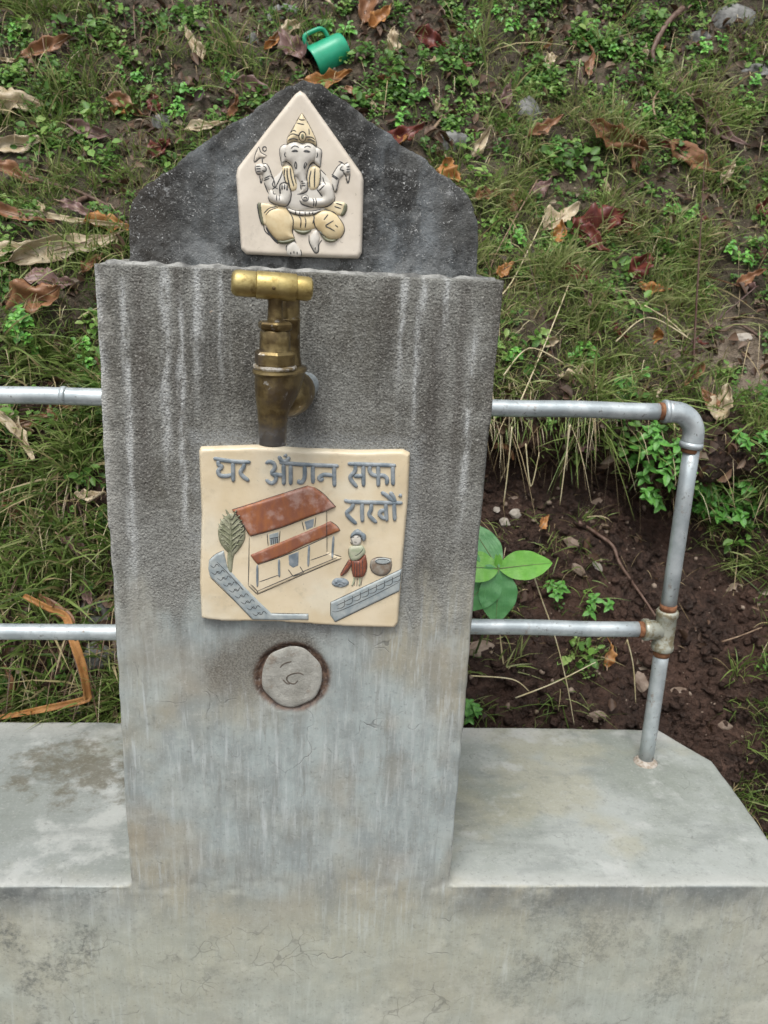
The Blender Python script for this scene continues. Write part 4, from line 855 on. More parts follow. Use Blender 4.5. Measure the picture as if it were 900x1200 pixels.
# ================================================================== green cup
hp, hn = hit(384, 66); hp = hp + hn * .030
ca = PY(366, 75, hp.y - .012); cb = PY(404, 54, hp.y + .006); d = (Vector(cb) - Vector(ca)); ln = .082; d.normalize(); cen = (Vector(ca) + Vector(cb)) / 2
cup = empty('plastic_cup', tuple(cen), label='green plastic cup with a handle lying on its side in the weeds near the top', cat='cup')
o0 = cen - d * ln / 2
prof = [(0, .0385), (.0015, .0400), (.004, .0395), (.030, .0375), (.060, .0355), (.076, .0340), (.081, .0315), (.082, .026)]
inner = [(.080, .024), (.076, .0315), (.03, .0355), (.003, .0372), (0, .0385)]
V, Fs = lathe(o0, d, [(t, r * .88) for t, r in prof + inner[0:]], 36); Fs = Fs[:-2]; nn_ = 36
Fs.append(tuple(7 * nn_ + j for j in range(nn_))); Fs = [f for f in Fs if not (len(f) == 4 and min(f) >= 7 * nn_ and max(f) < 9 * nn_ and min(f) < 8 * nn_)]
Fs.append(tuple(8 * nn_ + j for j in range(nn_))[::-1])
link('cup_wall', mesh('cup_wall', V, Fs), M_CUP, cup)
upv = (Vector((-.35, -.15, 1)) - d * Vector((-.35, -.15, 1)).dot(d)).normalized()
hpts = [o0 + d * a + upv * b for a, b in ((.006, .032), (.006, .046), (.012, .054), (.030, .054), (.046, .052), (.054, .045), (.056, .030))]
tube_obj('cup_handle', catmull(hpts, 4), .0046, M_CUP, cup, 10)

# ================================================================== scatter on the bank
def dgrid(rows): return np.array([[int(c) for c in r] for r in rows], float) / 9
GG = dgrid(["322112112", "522222434", "650006645", "550005765", "560007533", "770003115", "650001001", "330001002", "440001003"])
WG = dgrid(["454346776", "535346654", "540005545", "640004545", "440003324", "330000023", "220000001", "220001001", "220001002"])
def look(Gd, px, py):
    x = np.clip(px / 100 - .5, 0, 7.999); y = np.clip(py / 100 - .5, 0, 7.999); i = y.astype(int); j = x.astype(int); fx = x - j; fy = y - i
    return Gd[i, j] * (1 - fx) * (1 - fy) + Gd[i, j + 1] * fx * (1 - fy) + Gd[i + 1, j] * (1 - fx) * fy + Gd[i + 1, j + 1] * fx * fy
fc = BV[BQ].mean(1); e1 = BV[BQ[:, 1]] - BV[BQ[:, 0]]; e2 = BV[BQ[:, 3]] - BV[BQ[:, 0]]; fn = np.cross(e1, e2); ar = np.linalg.norm(fn, axis=1); fn /= ar[:, None]
fn = np.where((fn[:, 1] > 0)[:, None], -fn, fn)
fpx, fpy = proj(fc)
def patch(P, s, seed): return np.array([noise.noise(Vector(p) * s + Vector((seed, seed * 2, 0))) for p in P])
sel = (fpx > -260) & (fpx < 1160) & (fpy > -260) & (fpy < 1130) & (fc[:, 1] < 2.3)
cand = np.where(sel)[0]
pn1 = patch(fc[cand], 9, 3.3); pn2 = patch(fc[cand], 11, 8.8); pn3 = patch(fc[cand], 26, 1.8)
def bare(px, py):
    """1 on the bare cut below the turf edge and on the trodden patch"""
    edge = np.interp(px, [0, 110, 140, 545, 600, 700, 760, 830, 900], [2000, 2000, 2000, 500, 500, 515, 560, 625, 640])
    b = np.clip((py - edge) / 25, 0, 1)
    p = np.exp(-(((px - 830) / 75) ** 2 + ((py - 405 - (px - 830) * .1) / 42) ** 2)) * .9
    return b, p
bb, pp_ = bare(fpx[cand], fpy[cand])
def sample(dens, N):
    wgt = np.clip(dens, 0, None) * ar[cand]; wgt /= wgt.sum(); f = cand[rng.choice(len(cand), N, p=wgt)]
    u = rng.random((N, 1)); v = rng.random((N, 1)); P = BV[BQ[f, 0]] + e1[f] * u + e2[f] * v
    return P, fn[f], fpx[f], fpy[f]
# near the right-hand edge grass grows on the nearer shoulder of the cut
rb_ = ((fpx[cand] > 855) & (fpy[cand] > 600)) * .45 + ((fpx[cand] > 545) & (fpx[cand] < 700) & (fpy[cand] > 600) & (fpy[cand] < 880)) * .22
gd = look(GG, fpx[cand], fpy[cand]) * (1 - bb) * (1 - pp_) * np.clip(.55 + 1.5 * pn1, .06, 1.6) + rb_ * np.clip(pn3 * 2 + .3, 0, 1)
wdn = look(WG, fpx[cand], fpy[cand]) * np.where((fpx[cand] > 540) & (fpy[cand] > 200), .6, 1) * (1 - bb) * (1 - pp_) * np.clip(.35 + 2.2 * pn2, .02, 1.8) + rb_ * .2 * np.clip(pn3 * 3, 0, 1)

def ribbons(P, D, L, Wd, sag, bend_ax, nseg=4):
    """P base, D start direction, L length, Wd width, sag; returns verts, quads"""
    N = len(P); t = np.linspace(0, 1, nseg + 1)
    V = np.zeros((N, nseg + 1, 2, 3))
    side = np.cross(D, bend_ax); side /= np.linalg.norm(side, axis=1, keepdims=True) + 1e-9
    for k, tt in enumerate(t):
        c_ = P + D * (L * tt)[:, None] + bend_ax * (sag * L * tt * tt)[:, None] + np.array([0, 0, -1.]) * (L * .28 * tt ** 2.4)[:, None]
        w_ = Wd * (1 - tt ** 2.2) * .5 * (.75 + .6 * min(tt * 2, 1)) + .00012
        V[:, k, 0] = c_ - side * w_[:, None]; V[:, k, 1] = c_ + side * w_[:, None]
    base = (np.arange(N) * (nseg + 1) * 2)[:, None, None]; k = np.arange(nseg)[None, :, None] * 2
    Q = base + k + np.array([0, 1, 3, 2])[None, None, :]
    return V.reshape(-1, 3), Q.reshape(-1, 4)
def unit(a): return a / (np.linalg.norm(a, axis=1, keepdims=True) + 1e-9)
def grass(name, N, dens, Lr, Wr, cr, tuft=14, spread=.012, lean=.55, mat=None, **k):
    nt_ = N // tuft; P0, Nn, px, py = sample(dens, nt_)
    P = np.repeat(P0, tuft, 0) + rng.normal(0, spread, (nt_ * tuft, 3)) * [1, .5, .6]; Nn = np.repeat(Nn, tuft, 0); n_ = len(P)
    P -= Nn * .004
    D = unit(Nn * .55 + np.array([0, -.05, .75]) + rng.normal(0, lean, (n_, 3)))
    L = rng.uniform(*Lr, n_) * np.repeat(rng.uniform(.6, 1.3, nt_), tuft); Wd = rng.uniform(*Wr, n_)
    bx = unit(rng.normal(0, 1, (n_, 3)) * [1, .6, .3] + [0, -.3, -.2]); V, Q = ribbons(P, D, L, Wd, rng.uniform(.1, .6, n_), bx)
    c_ = np.clip(np.repeat(rng.uniform(*cr, nt_), tuft) + rng.normal(0, .1, n_) + .22 * sstep(P[:, 0], .05, .35) * sstep(P[:, 2], .85, 1.0), 0, 1)
    dry = rng.random(n_) < .12; c_[dry] = rng.uniform(.92, 1, dry.sum()); c_[~dry] = np.minimum(c_[~dry], .87)
    me = np_mesh(name, V, Q, np.repeat(c_, 10)); return link(name, me, mat or M_GRASS, **k)
grass('grass', 84000, gd, (.018, .066), (.0009, .0022), (.15, .85), 14, .013, label='fine short green grass tufts covering the bank', cat='grass', kind='stuff')
grass('long_grass', 15000, gd * np.clip(pn1 * 4 + .25 * (fpx[cand] > 540), 0, 1), (.05, .115), (.0014, .0032), (.35, .87), 12, .012, .5, label='longer arching green grass blades hanging over the bank', cat='grass', kind='stuff')
# dense tall grass left of the pillar
lm = (fpx[cand] < 150) & (fpy[cand] > 420) & (fpy[cand] < 900)
grass('coarse_grass', 3600, lm * np.clip(.4 + pn1, 0, 1) + .0, (.05, .12), (.0022, .0048), (.2, .75), 12, .014, .55, label='coarse drooping grass on the bank left of the pillar', cat='grass', kind='stuff')
# turf fringe hanging over the cut
fm = ((fpx[cand] > 560) & (fpx[cand] < 730) & (fpy[cand] > 430) & (fpy[cand] < 505)) * 1.
def fringe(N, mask, name, Lr, cr, dn=.45, wr=(.0008, .0018), mat=M_STRAW, **k):
    P, Nn, px, py = sample(mask, N); n_ = len(P); D = unit(np.array([0, -.75, .1 - dn]) + rng.normal(0, .75, (n_, 3)))
    bx = np.tile(np.array([[0, -.1, -1.]]), (n_, 1)) + rng.normal(0, .2, (n_, 3)); V, Q = ribbons(P, D, rng.uniform(*Lr, n_), rng.uniform(*wr, n_), rng.uniform(.3, .9, n_), unit(bx))
    link(name, np_mesh(name, V, Q, np.repeat(np.clip(rng.uniform(*cr, n_), 0, 1), 10)), mat, **k)
fringe(150, fm * np.clip(pn3 * 3, 0, 1), 'dry_grass', (.02, .085), (.1, 1), wr=(.0006, .0012), label='dry straw-coloured grass hanging over the earth cut', cat='grass', kind='stuff')
fringe(300, fm, 'hanging_grass', (.012, .042), (.3, .85), mat=M_GRASS, wr=(.0012, .0026), label='green grass overhanging the lip of the earth cut', cat='grass', kind='stuff')
fringe(3400, gd * .5 + lm * .6 + (1 - bb) * .15, 'dry_stalks', (.03, .10), (.0, .9), 0., (.0007, .0016), label='scattered dry grass stalks lying across the green bank', cat='dry grass', kind='stuff')

wm_ = ((fpx[cand] < 150) & (fpy[cand] > 560) & (fpy[cand] < 860)) * np.clip(pn3 * 3 + .2, 0, 1) + ((fpx[cand] < 200) & (fpy[cand] < 330)) * .25 * np.clip(pn2 * 4, 0, 1)
fringe(1100, wm_, 'withered_grass', (.03, .10), (.2, .75), .35, (.0012, .0030), M_LIT, label='withered brown grass blades mixed into the bank on the left', cat='dry grass', kind='stuff')
# small leafy weeds
def leaf_cards(C_, Nrm, Dr, L, Wd, fold=.25):
    """6 vert folded leaves"""
    N = len(C_); side = unit(np.cross(Nrm, Dr)); Dr = unit(Dr); Nu = unit(np.cross(Dr, side)) 
    T_ = [(0, 0, 0), (.35, .5, .12), (.75, .38, .06), (1, 0, -.12), (.75, -.38, .06), (.35, -.5, .12), (.5, 0, -.05)]
    V = np.zeros((N, 7, 3))
    for k, (a, b, h) in enumerate(T_): V[:, k] = C_ + Dr * (L * a)[:, None] + side * (Wd * b)[:, None] + Nu * (L * h * fold * 4)[:, None]
    b0 = (np.arange(N) * 7)[:, None, None]
    Q = b0 + np.array([[0, 6, 2, 1], [6, 3, 2, 2], [0, 5, 4, 6], [6, 4, 3, 3]])[None]
    Q = b0 + np.array([[0, 6, 1], [6, 2, 1], [6, 3, 2], [0, 5, 6], [6, 5, 4], [6, 4, 3]])[None]
    return V.reshape(-1, 3), Q.reshape(-1, 3)
def weeds(name, ncl, dens, per, rad, Lr, cr, asp=(.6, .95), **k):
    P0, Nn, px, py = sample(dens, ncl); P = np.repeat(P0, per, 0); N_ = np.repeat(Nn, per, 0); n_ = len(P)
    sc_ = np.repeat(rng.uniform(.6, 1.4, ncl), per); off = rng.normal(0, 1, (n_, 3)); off = unit(off) * (rng.random((n_, 1)) ** .5) * rad * sc_[:, None]
    off += N_ * (np.abs(np.sum(off * N_, 1, keepdims=True)) - np.sum(off * N_, 1, keepdims=True)) * 1.0
    C_ = P + off + N_ * .004; nrm = unit(N_ * .5 + np.array([0, -.35, .8]) + rng.normal(0, .4, (n_, 3))); dr = unit(np.cross(nrm, rng.normal(0, 1, (n_, 3))) + off * 20)
    L = rng.uniform(*Lr, n_) * sc_; V, Q = leaf_cards(C_, nrm, dr, L, L * rng.uniform(*asp, n_))
    c_ = np.clip(np.repeat(rng.uniform(*cr, ncl), per) + rng.normal(0, .14, n_), 0, 1)
    link(name, np_mesh(name, V, Q, np.repeat(c_, 7)), M_WEED, **k)
weeds('ground_cover', 4000, wdn, 16, .018, (.005, .011), (.1, .9), label='small round-leaved weeds creeping over the bank', cat='weeds', kind='stuff')
weeds('leafy_weeds', 800, wdn * np.clip(pn2 * 4 + .3, 0, 1), 16, .026, (.010, .019), (.2, .9), (.5, .75), label='larger leaved weeds scattered through the grass', cat='weeds', kind='stuff')
# litter, crumbs, pebbles
ld = (1 - bb) * np.clip(1.35 - look(GG, fpx[cand], fpy[cand]) * 1.3, .2, 1.3) + bb * .06 + pp_ * .1
P, Nn, px, py = sample(ld, 19000); n_ = len(P); nrm = unit(Nn + rng.normal(0, .5, (n_, 3))); L = .006 + .028 * rng.random(n_) ** 2
V, Q = leaf_cards(P + Nn * rng.uniform(.001, .012, (n_, 1)), nrm, unit(np.cross(nrm, rng.normal(0, 1, (n_, 3)))), L, L * rng.uniform(.3, .75, n_), .5)
link('leaf_litter', np_mesh('leaf_litter', V, Q, np.repeat(rng.beta(1.3, 2.3, n_), 7)), M_LIT, label='dead leaf fragments littering the bank', cat='leaf litter', kind='stuff')
def rocks(name, N, dens, rr, mat, **k):
    bm = bmesh.new(); bmesh.ops.create_icosphere(bm, subdivisions=1, radius=1); bv = np.array([tuple(v.co) for v in bm.verts]); bf = np.array([[v.index for v in f.verts] for f in bm.faces]); bm.free()
    P, Nn, px, py = sample(dens, N); r = rr[0] * (rr[1] / rr[0]) ** (rng.random(N) ** 2.4)
    V = np.zeros((N, len(bv), 3))
    for i in range(N):
        q = bv * (1 + rng.normal(0, .16, (len(bv), 1))) * rng.uniform(.5, 1.1, 3); a = rng.uniform(0, 6.28); ca_, sa_ = math.cos(a), math.sin(a); Rm = np.array([[ca_, -sa_, 0], [sa_, ca_, 0], [0, 0, 1]]) @ np.array([[1, 0, 0], [0, sa_, ca_], [0, -ca_, sa_]])
        V[i] = (q @ Rm.T) * r[i] + P[i] + Nn[i] * r[i] * .15
    Q = (np.arange(N) * len(bv))[:, None, None] + bf[None]
    link(name, np_mesh(name, V.reshape(-1, 3), Q.reshape(-1, 3)), mat, smooth=False, **k)
rocks('soil_crumbs', 11000, bb + .15 * (1 - bb), (.0015, .015), M_SOIL, label='crumbs and clods of wet brown earth on the cut', cat='soil', kind='stuff')
rocks('gravel', 1600, bb * np.clip(.4 + pn3 * 2, .1, 1.2) + .12 * (1 - bb) + pp_ * .6, (.0015, .009), M_STONEB, label='small earthy gravel in the cut bank', cat='gravel', kind='stuff')
# hair roots in the cut
P, Nn, px, py = sample(bb * (fpy[cand] < 760) * (fpx[cand] < 800), 260); n_ = len(P); D = unit(Nn * .5 + np.array([0, -.1, -.7]) + rng.normal(0, .5, (n_, 3)))
V, Q = ribbons(P, D, rng.uniform(.01, .05, n_), rng.uniform(.0004, .0009, n_), rng.uniform(0, 1, n_), unit(rng.normal(0, 1, (n_, 3))))
link('hair_roots', np_mesh('hair_roots', V, Q, np.repeat(rng.uniform(0, .4, n_), 10)), M_STRAW, label='thin hair roots poking from the earth cut', cat='roots', kind='stuff')

# ================================================================== single leaves, stones, sticks
def basis(n, ang):
    """x axis on the surface turned by ang (image degrees, 0 = right, 90 = up), z = normal"""
    n = Vector(n).normalized(); rx = Vector(M3[:, 0]); up = Vector(M3[:, 1]); a = R(ang); d_ = rx * math.cos(a) + up * math.sin(a); d_ = (d_ - n * d_.dot(n)).normalized(); s = n.cross(d_)
    return Matrix((d_, s, n)).transposed()
def px_size(p, L): return L * (Vector(p) - Vector(CAM)).length / F
def dead_leaf(px, py, Lpx, Wpx, ang, mat, label, name='dead_leaf', curl=.5, fold=.4, wave=.3, lift=.020, tiltn=.4, rib=True, cat='dead leaf', group=None, seed=None):
    h = hit(px, py)
    if h is None: return
    p, n = h; view = (Vector(CAM) - p).normalized(); n = (n * (1 - tiltn) + view * tiltn).normalized(); L = px_size(p, Lpx); Wd = px_size(p, Wpx); sd_ = seed if seed is not None else random.random() * 99
    nu, nv = 22, 8; V = []; Fs = []
    tip = random.uniform(.45, .6)
    for i in range(nu + 1):
        t = i / nu; ww = (math.sin(math.pi * min(1, t ** (.75)) ) ** .75) * (1 - .25 * t) + .015
        for j in range(nv + 1):
            s = j / nv * 2 - 1; jag = 1 + (.55 * noise.noise(Vector((t * 6, (s > 0) * 3, sd_))) + .25 * noise.noise(Vector((t * 19, (s > 0) * 3, sd_ + 9)))) * abs(s)
            x = (t - .5) * L * (1 - .12 * abs(s) * fold) ; y = .18 * Wd * noise.noise(Vector((t * 1.5, 7, sd_))) * 2 + s * ww * Wd * .5 * jag
            z = fold * abs(s) ** 1.3 * ww * Wd * .55 * (1 + .9 * noise.noise(Vector((t * 3, (s > 0) * 5, sd_ + 2)))) + curl * L * ((t - .5) ** 2 - .1) * 1.2 + wave * Wd * 1.1 * noise.noise(Vector((t * 3.5, s * 1.3, sd_ + 5))) + .07 * Wd * math.sin(t * 21 + sd_) * abs(s)
            y2 = y * (1 - .25 * fold * abs(s))
            V.append((x, y2, z))
    for i in range(nu):
        for j in range(nv): a = i * (nv + 1) + j; Fs.append((a, a + nv + 1, a + nv + 2, a + 1))
    me = mesh(name, V, Fs); bm = bmesh.new(); bm.from_mesh(me); 
    bmesh.ops.solidify(bm, geom=bm.faces[:], thickness=.0005); bmesh.ops.recalc_face_normals(bm, faces=bm.faces); bm.to_mesh(me); bm.free()
    o = link(name, me, mat, label=label, cat=cat, group=group)
    o.matrix_world = Matrix.Translation(p + n * lift) @ basis(n, ang).to_4x4()
    if rib:
        Pm = [((t - .5) * L, 0, V[int(round(t * nu)) * (nv + 1) + nv // 2][2] + .0004) for t in [k / 12 for k in range(13)]]; Pm = [(-L * .5 - L * .12, 0, Pm[0][2] + .001)] + Pm
        rm = link('midrib', mesh('midrib', *tube(Pm, [.0007 + .0006 * (1 - k / 13) for k in range(14)], 6)), M_TWIG, None); rm.parent = o
    return o
LV = [
 (228, 58, 36, 13, 115, D_TAN, 'tan pointed dead leaf standing upright above the left of the gable', .2, .5),
 (16, 124, 62, 24, 2, D_TAN, 'pale flat strip of dry leaf cut by the left edge of the photo', .0, .15),
 (342, 60, 42, 24, 120, D_PUR, 'purplish brown dead leaf leaning left of the green cup', .2, .4),
 (384, 98, 46, 18, 8, D_ORG, 'orange-brown dead leaf lying just below the green cup', .3, .5),
 (430, 10, 44, 22, 70, D_BRN, 'russet curled dead leaf at the top edge, right of the cup', .5, .6),
 (474, 164, 46, 19, 32, D_MAR, 'reddish striped dead leaf touching the right slope of the gable', .2, .4),
 (531, 207, 30, 22, 290, D_ORG, 'orange dead leaf beside the right shoulder of the gable', .3, .4),
 (722, 168, 62, 26, 330, D_BRN, 'long curled brown dead leaf, left one of the upper right pair', .6, .7),
 (740, 184, 38, 18, 285, D_BRN, 'folded brown dead leaf hanging below the long curled one', .5, .7),
 (806, 190, 58, 24, 335, D_BRN, 'broad creased brown dead leaf right of the folded one', .4, .6),
 (785, 178, 30, 9, 350, D_MAR, 'small pinkish red dead leaf between two larger brown ones', .3, .5),
 (838, 150, 66, 17, 320, D_PUR, 'twisted dull brown dead leaf near the upper right corner', .7, .7),
 (850, 205, 22, 12, 60, D_TAN, 'small tan dead leaf under the broad creased one', .4, .4),
 (697, 268, 66, 42, 20, D_MAR, 'largest dark maroon dead leaf on the grass right of the pillar', .55, .65),
 (722, 268, 44, 22, 355, D_MAR, 'narrow maroon dead leaf overlapping the largest maroon one', .4, .6),
 (655, 262, 48, 26, 40, D_TAN, 'pale brown dead leaf left of the maroon leaves', .4, .5),
 (690, 290, 44, 22, 330, D_MAR, 'dark red dead leaf tucked beneath the largest maroon one', .4, .6),
 (747, 314, 32, 24, 60, D_MAR, 'small dark maroon dead leaf standing below the maroon cluster', .5, .6),
 (672, 324, 38, 15, 350, D_MAR, 'flat rusty red dead leaf above the top rail', .2, .3),
 (765, 342, 32, 12, 345, D_ORG, 'bright orange-brown dead leaf below the maroon cluster', .3, .4),
 (657, 277, 24, 16, 75, D_ORG, 'small yellow-orange dead leaf beneath the pale brown one', .3, .4),
 (690, 358, 30, 9, 300, D_PUR, 'slim mauve dead leaf pointing down right over the top rail', .3, .6),
 (848, 478, 40, 25, 75, D_TAN, 'large pale papery dead leaf right of the railing elbow', .2, .55),
 (830, 474, 30, 14, 110, D_BRN, 'curled brown dead leaf against the pale papery leaf', .4, .6),
 (48, 352, 62, 36, 25, D_BRN, 'broad brown dead leaf left of the top of the pillar', .3, .35),
 (58, 338, 46, 24, 12, D_PUR, 'greyish brown dead leaf overlapping the broad brown one', .3, .3),
 (78, 292, 110, 26, 20, D_TAN, 'long pale dead leaf spread out left of the gable', .15, .4),
 (128, 272, 46, 20, 5, D_ORG, 'orange-brown dead leaf touching the left foot of the gable', .3, .5),
 (28, 262, 60, 14, 350, D_BRN, 'narrow brown dead leaf on the long dry stalk at left', .2, .6),
 (16, 505, 62, 18, 305, D_TAN, 'pale narrow dead leaf below the left top rail', .2, .5),
 (38, 488, 34, 12, 8, D_BRN, 'small olive-brown dead leaf just under the left top rail', .1, .3),
 (110, 588, 30, 12, 20, D_TAN, 'small buff dead leaf halfway down beside the pillar', .3, .4),
 (190, 180, 24, 18, 60, D_MAR, 'small reddish dead leaf above the left slope of the gable', .4, .5),
 (150, 130, 36, 16, 340, D_BRN, 'brown dead leaf by the grey stone on the upper left', .4, .4),
 (182, 128, 22, 14, 100, D_MAR, 'small dark red dead leaf next to the grey stone', .4, .4),
 (245, 154, 44, 12, 6, D_TAN, 'buff dead leaf strip just above the left gable slope', .2, .5),
 (332, 42, 34, 14, 210, D_TAN, 'tan curled dead leaf up left of the green cup', .4, .6),
 (320, 52, 34, 10, 55, D_ORG, 'narrow orange dead leaf left of the purplish one', .4, .6),
 (505, 55, 34, 20, 340, D_MAR, 'dark red dead leaf in the weeds right of the cup', .4, .5),
 (540, 80, 22, 8, 10, D_MAR, 'tiny bright red dead leaf in the weeds top centre', .2, .3),
 (458, 55, 28, 16, 80, D_TAN, 'pale dead leaf near the top, just right of the cup', .4, .6),
 (420, 120, 30, 14, 350, D_BRN, 'brown dead leaf on the bank above the right gable slope', .5, .5),
 (448, 30, 30, 16, 45, D_ORG, 'orange rumpled dead leaf at the top, right of the cup', .5, .6),
 (752, 70, 22, 7, 80, D_TAN, 'thin tan dead leaf upright in the dark weeds at top right', .2, .5),
 (690, 82, 26, 9, 80, D_BRN, 'narrow brown dead leaf in the weeds top right of centre', .3, .5),
 (640, 78, 18, 10, 100, D_TAN, 'little buff dead leaf among the weeds top centre right', .3, .5),
 (600, 240, 26, 16, 70, D_BRN, 'brown dead leaf in the grass right of the gable shoulder', .4, .5),
 (632, 225, 26, 16, 45, D_PUR, 'grey-brown dead leaf in the grass up left of the maroon ones', .4, .4),
 (570, 235, 30, 14, 20, D_BRN, 'cinnamon dead leaf in the grass beside the gable', .4, .5),
 (895, 250, 22, 18, 80, D_MAR, 'dark dead leaf cut by the right edge of the photo', .4, .5),
 (590, 320, 24, 14, 30, D_ORG, 'orange speck of dead leaf beside the top corner of the pillar', .3, .5),
 (60, 62, 50, 14, 20, D_BRN, 'brown dead leaf in the upper left corner of the bank', .3, .5),
 (112, 160, 46, 16, 340, D_PUR, 'dusky dead leaf up left of the gable, over the dark stem', .3, .5),
 (34, 172, 52, 18, 15, D_TAN, 'straw-coloured dead leaf near the left edge under the pale flat strip', .2, .5),
 (12, 302, 60, 18, 30, D_TAN, 'pale dead leaf poking in from the left edge, level with the pillar top', .2, .4),
 (108, 318, 30, 16, 60, D_BRN, 'brown dead leaf right beside the top left corner of the pillar', .4, .6),
 (76, 470, 60, 14, 350, D_BRN, 'narrow brown dead leaf behind the left top rail', .2, .5),
 (24, 600, 54, 12, 300, D_BRN, 'slender brown dead leaf in the coarse grass between the left rails', .3, .6),
 (92, 648, 48, 13, 320, D_PUR, 'dull brown dead leaf in the coarse grass near the pillar', .3, .6),
 (640, 158, 40, 14, 30, D_BRN, 'brown dead leaf right of the bluish grey upright stone', .4, .6),
 (590, 118, 30, 12, 75, D_PUR, 'dull dead leaf up left of the bluish grey upright stone', .4, .6),
 (880, 330, 30, 14, 20, D_BRN, 'brown dead leaf above the trodden patch by the right edge', .4, .5),
 (560, 170, 36, 12, 60, D_TAN, 'slim buff dead leaf between the gable and the upright stone', .3, .5),
 (300, 108, 40, 14, 350, D_PUR, 'dull dead leaf above the left gable slope below the cup', .3, .5),
 (92, 250, 34, 12, 350, D_PUR, 'dull purple dead leaf on the bank left of the gable', .3, .5),
 (20, 210, 44, 16, 345, D_BRN, 'dark brown dead leaf near the left edge above the dry stalk', .4, .5),
 (112, 700, 34, 14, 300, D_PUR, 'dusky dead leaf between the two left rails beside the pillar', .4, .5),
 (612, 660, 24, 14, 30, D_ORG, 'orange scrap of dead leaf behind the broad-leaved seedling', .4, .5),
 (704, 765, 26, 14, 80, D_ORG, 'rust-coloured dead leaf stuck in the earth below the lower right rail', .3, .5),
 (636, 618, 20, 10, 60, D_ORG, 'orange scrap of dead leaf in the cut above the seedling', .4, .4),
]
for (a, b, L, W_, an, m_, lb, cu, fo) in LV: dead_leaf(a, b, L * 1.12, W_ * 1.15, an, m_, lb, curl=cu, fold=fo)
# smaller brown leaves all over, alike
small = 0; grp = 'small dead leaves lying about the bank'
P, Nn, qx, qy = sample((1 - bb) * (.3 + np.clip(1 - look(GG, fpx[cand], fpy[cand]), 0, 1)), 260)
proto = []
for k in range(6):
    o = dead_leaf(500 + k, 100, random.uniform(15, 24), random.uniform(7, 12), 0, [D_BRN, D_MAR, D_TAN, D_PUR, D_ORG, D_TAN][k], 'small curled dead leaf among the weeds', curl=random.uniform(.3, .9), fold=random.uniform(.3, .9), group=grp, rib=False); proto.append(o)
CW = ['brown', 'dark red', 'buff', 'mauve', 'russet', 'pale tan']; used = set(); moved = set()
def where(x, y):  # words for a place
    if x < 300 and y < 110: return 'in the weeds at the upper left'
    if x < 150 and y < 300: return 'at the left, level with the gable'
    if x < 300 and y < 300: return 'just above the left slope of the gable'
    if x < 130: return 'left of the pillar, ' + ('above the top rail' if y < 463 else 'between the rails' if y < 740 else 'under the lower rail')
    if x < 450: return 'near the green cup'
    if y < 110: return 'at the top of the bank, ' + ('right of the cup' if x < 600 else 'upper right' if x < 760 else 'in the top right corner')
    if y < 230: return 'right of the gable, ' + ('close to its slope' if x < 620 else 'near the curled brown leaves' if x < 780 else 'close to the right edge')
    if y < 330: return '' + ('beside the gable foot' if x < 640 else 'by the maroon leaf cluster' if x < 780 else 'at the right edge above the trodden patch')
    if y < 470: return 'above the right top rail, ' + ('close to the pillar' if x < 660 else 'over the middle of the rail' if x < 780 else 'on the trodden patch')
    return 'in the cut, ' + ('beside the pillar' if x < 660 else 'left of the post' if x < 780 else 'right of the post')
for k in range(len(qx)):
    if not (5 < qx[k] < 895 and 5 < qy[k] < 850): continue
    if 112 < qx[k] < 590 and qy[k] > 330 or 140 < qx[k] < 565 and qy[k] > 100 + abs(qx[k] - 353) * .62: continue
    i6 = k % 6; lb = 'small curled %s dead leaf %s' % (CW[i6], where(qx[k], qy[k]))
    if lb in used: continue
    used.add(lb); src = proto[i6]; o = src if i6 not in moved else src.copy()
    if o is not src: col.objects.link(o)
    moved.add(i6); o['label'] = ' '.join(lb.split()[:16])
    n_ = (Vector(Nn[k]) + Vector(rng.normal(0, .35, 3))).normalized(); s = random.uniform(.7, 1.3)
    o.matrix_world = Matrix.Translation(Vector(P[k]) + n_ * .014) @ basis(n_, random.uniform(0, 360)).to_4x4() @ Matrix.Scale(s, 4)
# ensure protos are inside the scene too
# long bent dry blade at lower left
def blade(name, pts, wpx, mat, label, cat, off=.02, ys=None, th=.0006):
    P = []
    for i, (a, b) in enumerate(pts):
        if ys is not None: P.append(Vector(PY(a, b, ys[i])))
        else: h = hit(a, b); P.append(h[0] + (Vector(CAM) - h[0]).normalized() * off)
    P = [Vector(q) for q in catmull(P, 6)]; V = []; Fs = []; m = len(P)
    for i, p in enumerate(P):
        t = (P[min(i + 1, m - 1)] - P[max(i - 1, 0)]).normalized(); vd = (Vector(CAM) - p).normalized(); s = t.cross(vd).normalized(); n = s.cross(t)
        u = i / (m - 1); wi = px_size(p, wpx) * .5 * (.35 + .65 * math.sin(math.pi * min(1, .12 + u * .83))) * (1 + .15 * noise.noise(Vector((u * 9, 0, 0))))
        tw = .5 * math.sin(u * 7 + len(pts))
        for j in (-1, -.5, 0, .5, 1): V.append(p + (s * math.cos(tw) + n * math.sin(tw)) * wi * j + n * (abs(j) * wi * .55))
    for i in range(m - 1):
        for j in range(4): a = i * 5 + j; Fs.append((a, a + 5, a + 6, a + 1))
    me = mesh(name, V, Fs); bm = bmesh.new(); bm.from_mesh(me); bmesh.ops.solidify(bm, geom=bm.faces[:], thickness=th); bmesh.ops.recalc_face_normals(bm, faces=bm.faces); bm.to_mesh(me); bm.free()
    return link(name, me, mat, label=label, cat=cat)
blade('dry_leaf_blade', [(28, 698), (55, 712), (76, 722), (84, 745), (96, 780), (102, 812), (99, 820), (60, 829), (20, 837), (-30, 846)], 9.5, D_ORG, 'long orange-brown dry blade sharply bent, passing behind the lower left rail', 'dry leaf', ys=[.44, .42, .40, .37, .36, .36, .36, .36, .37, .38])
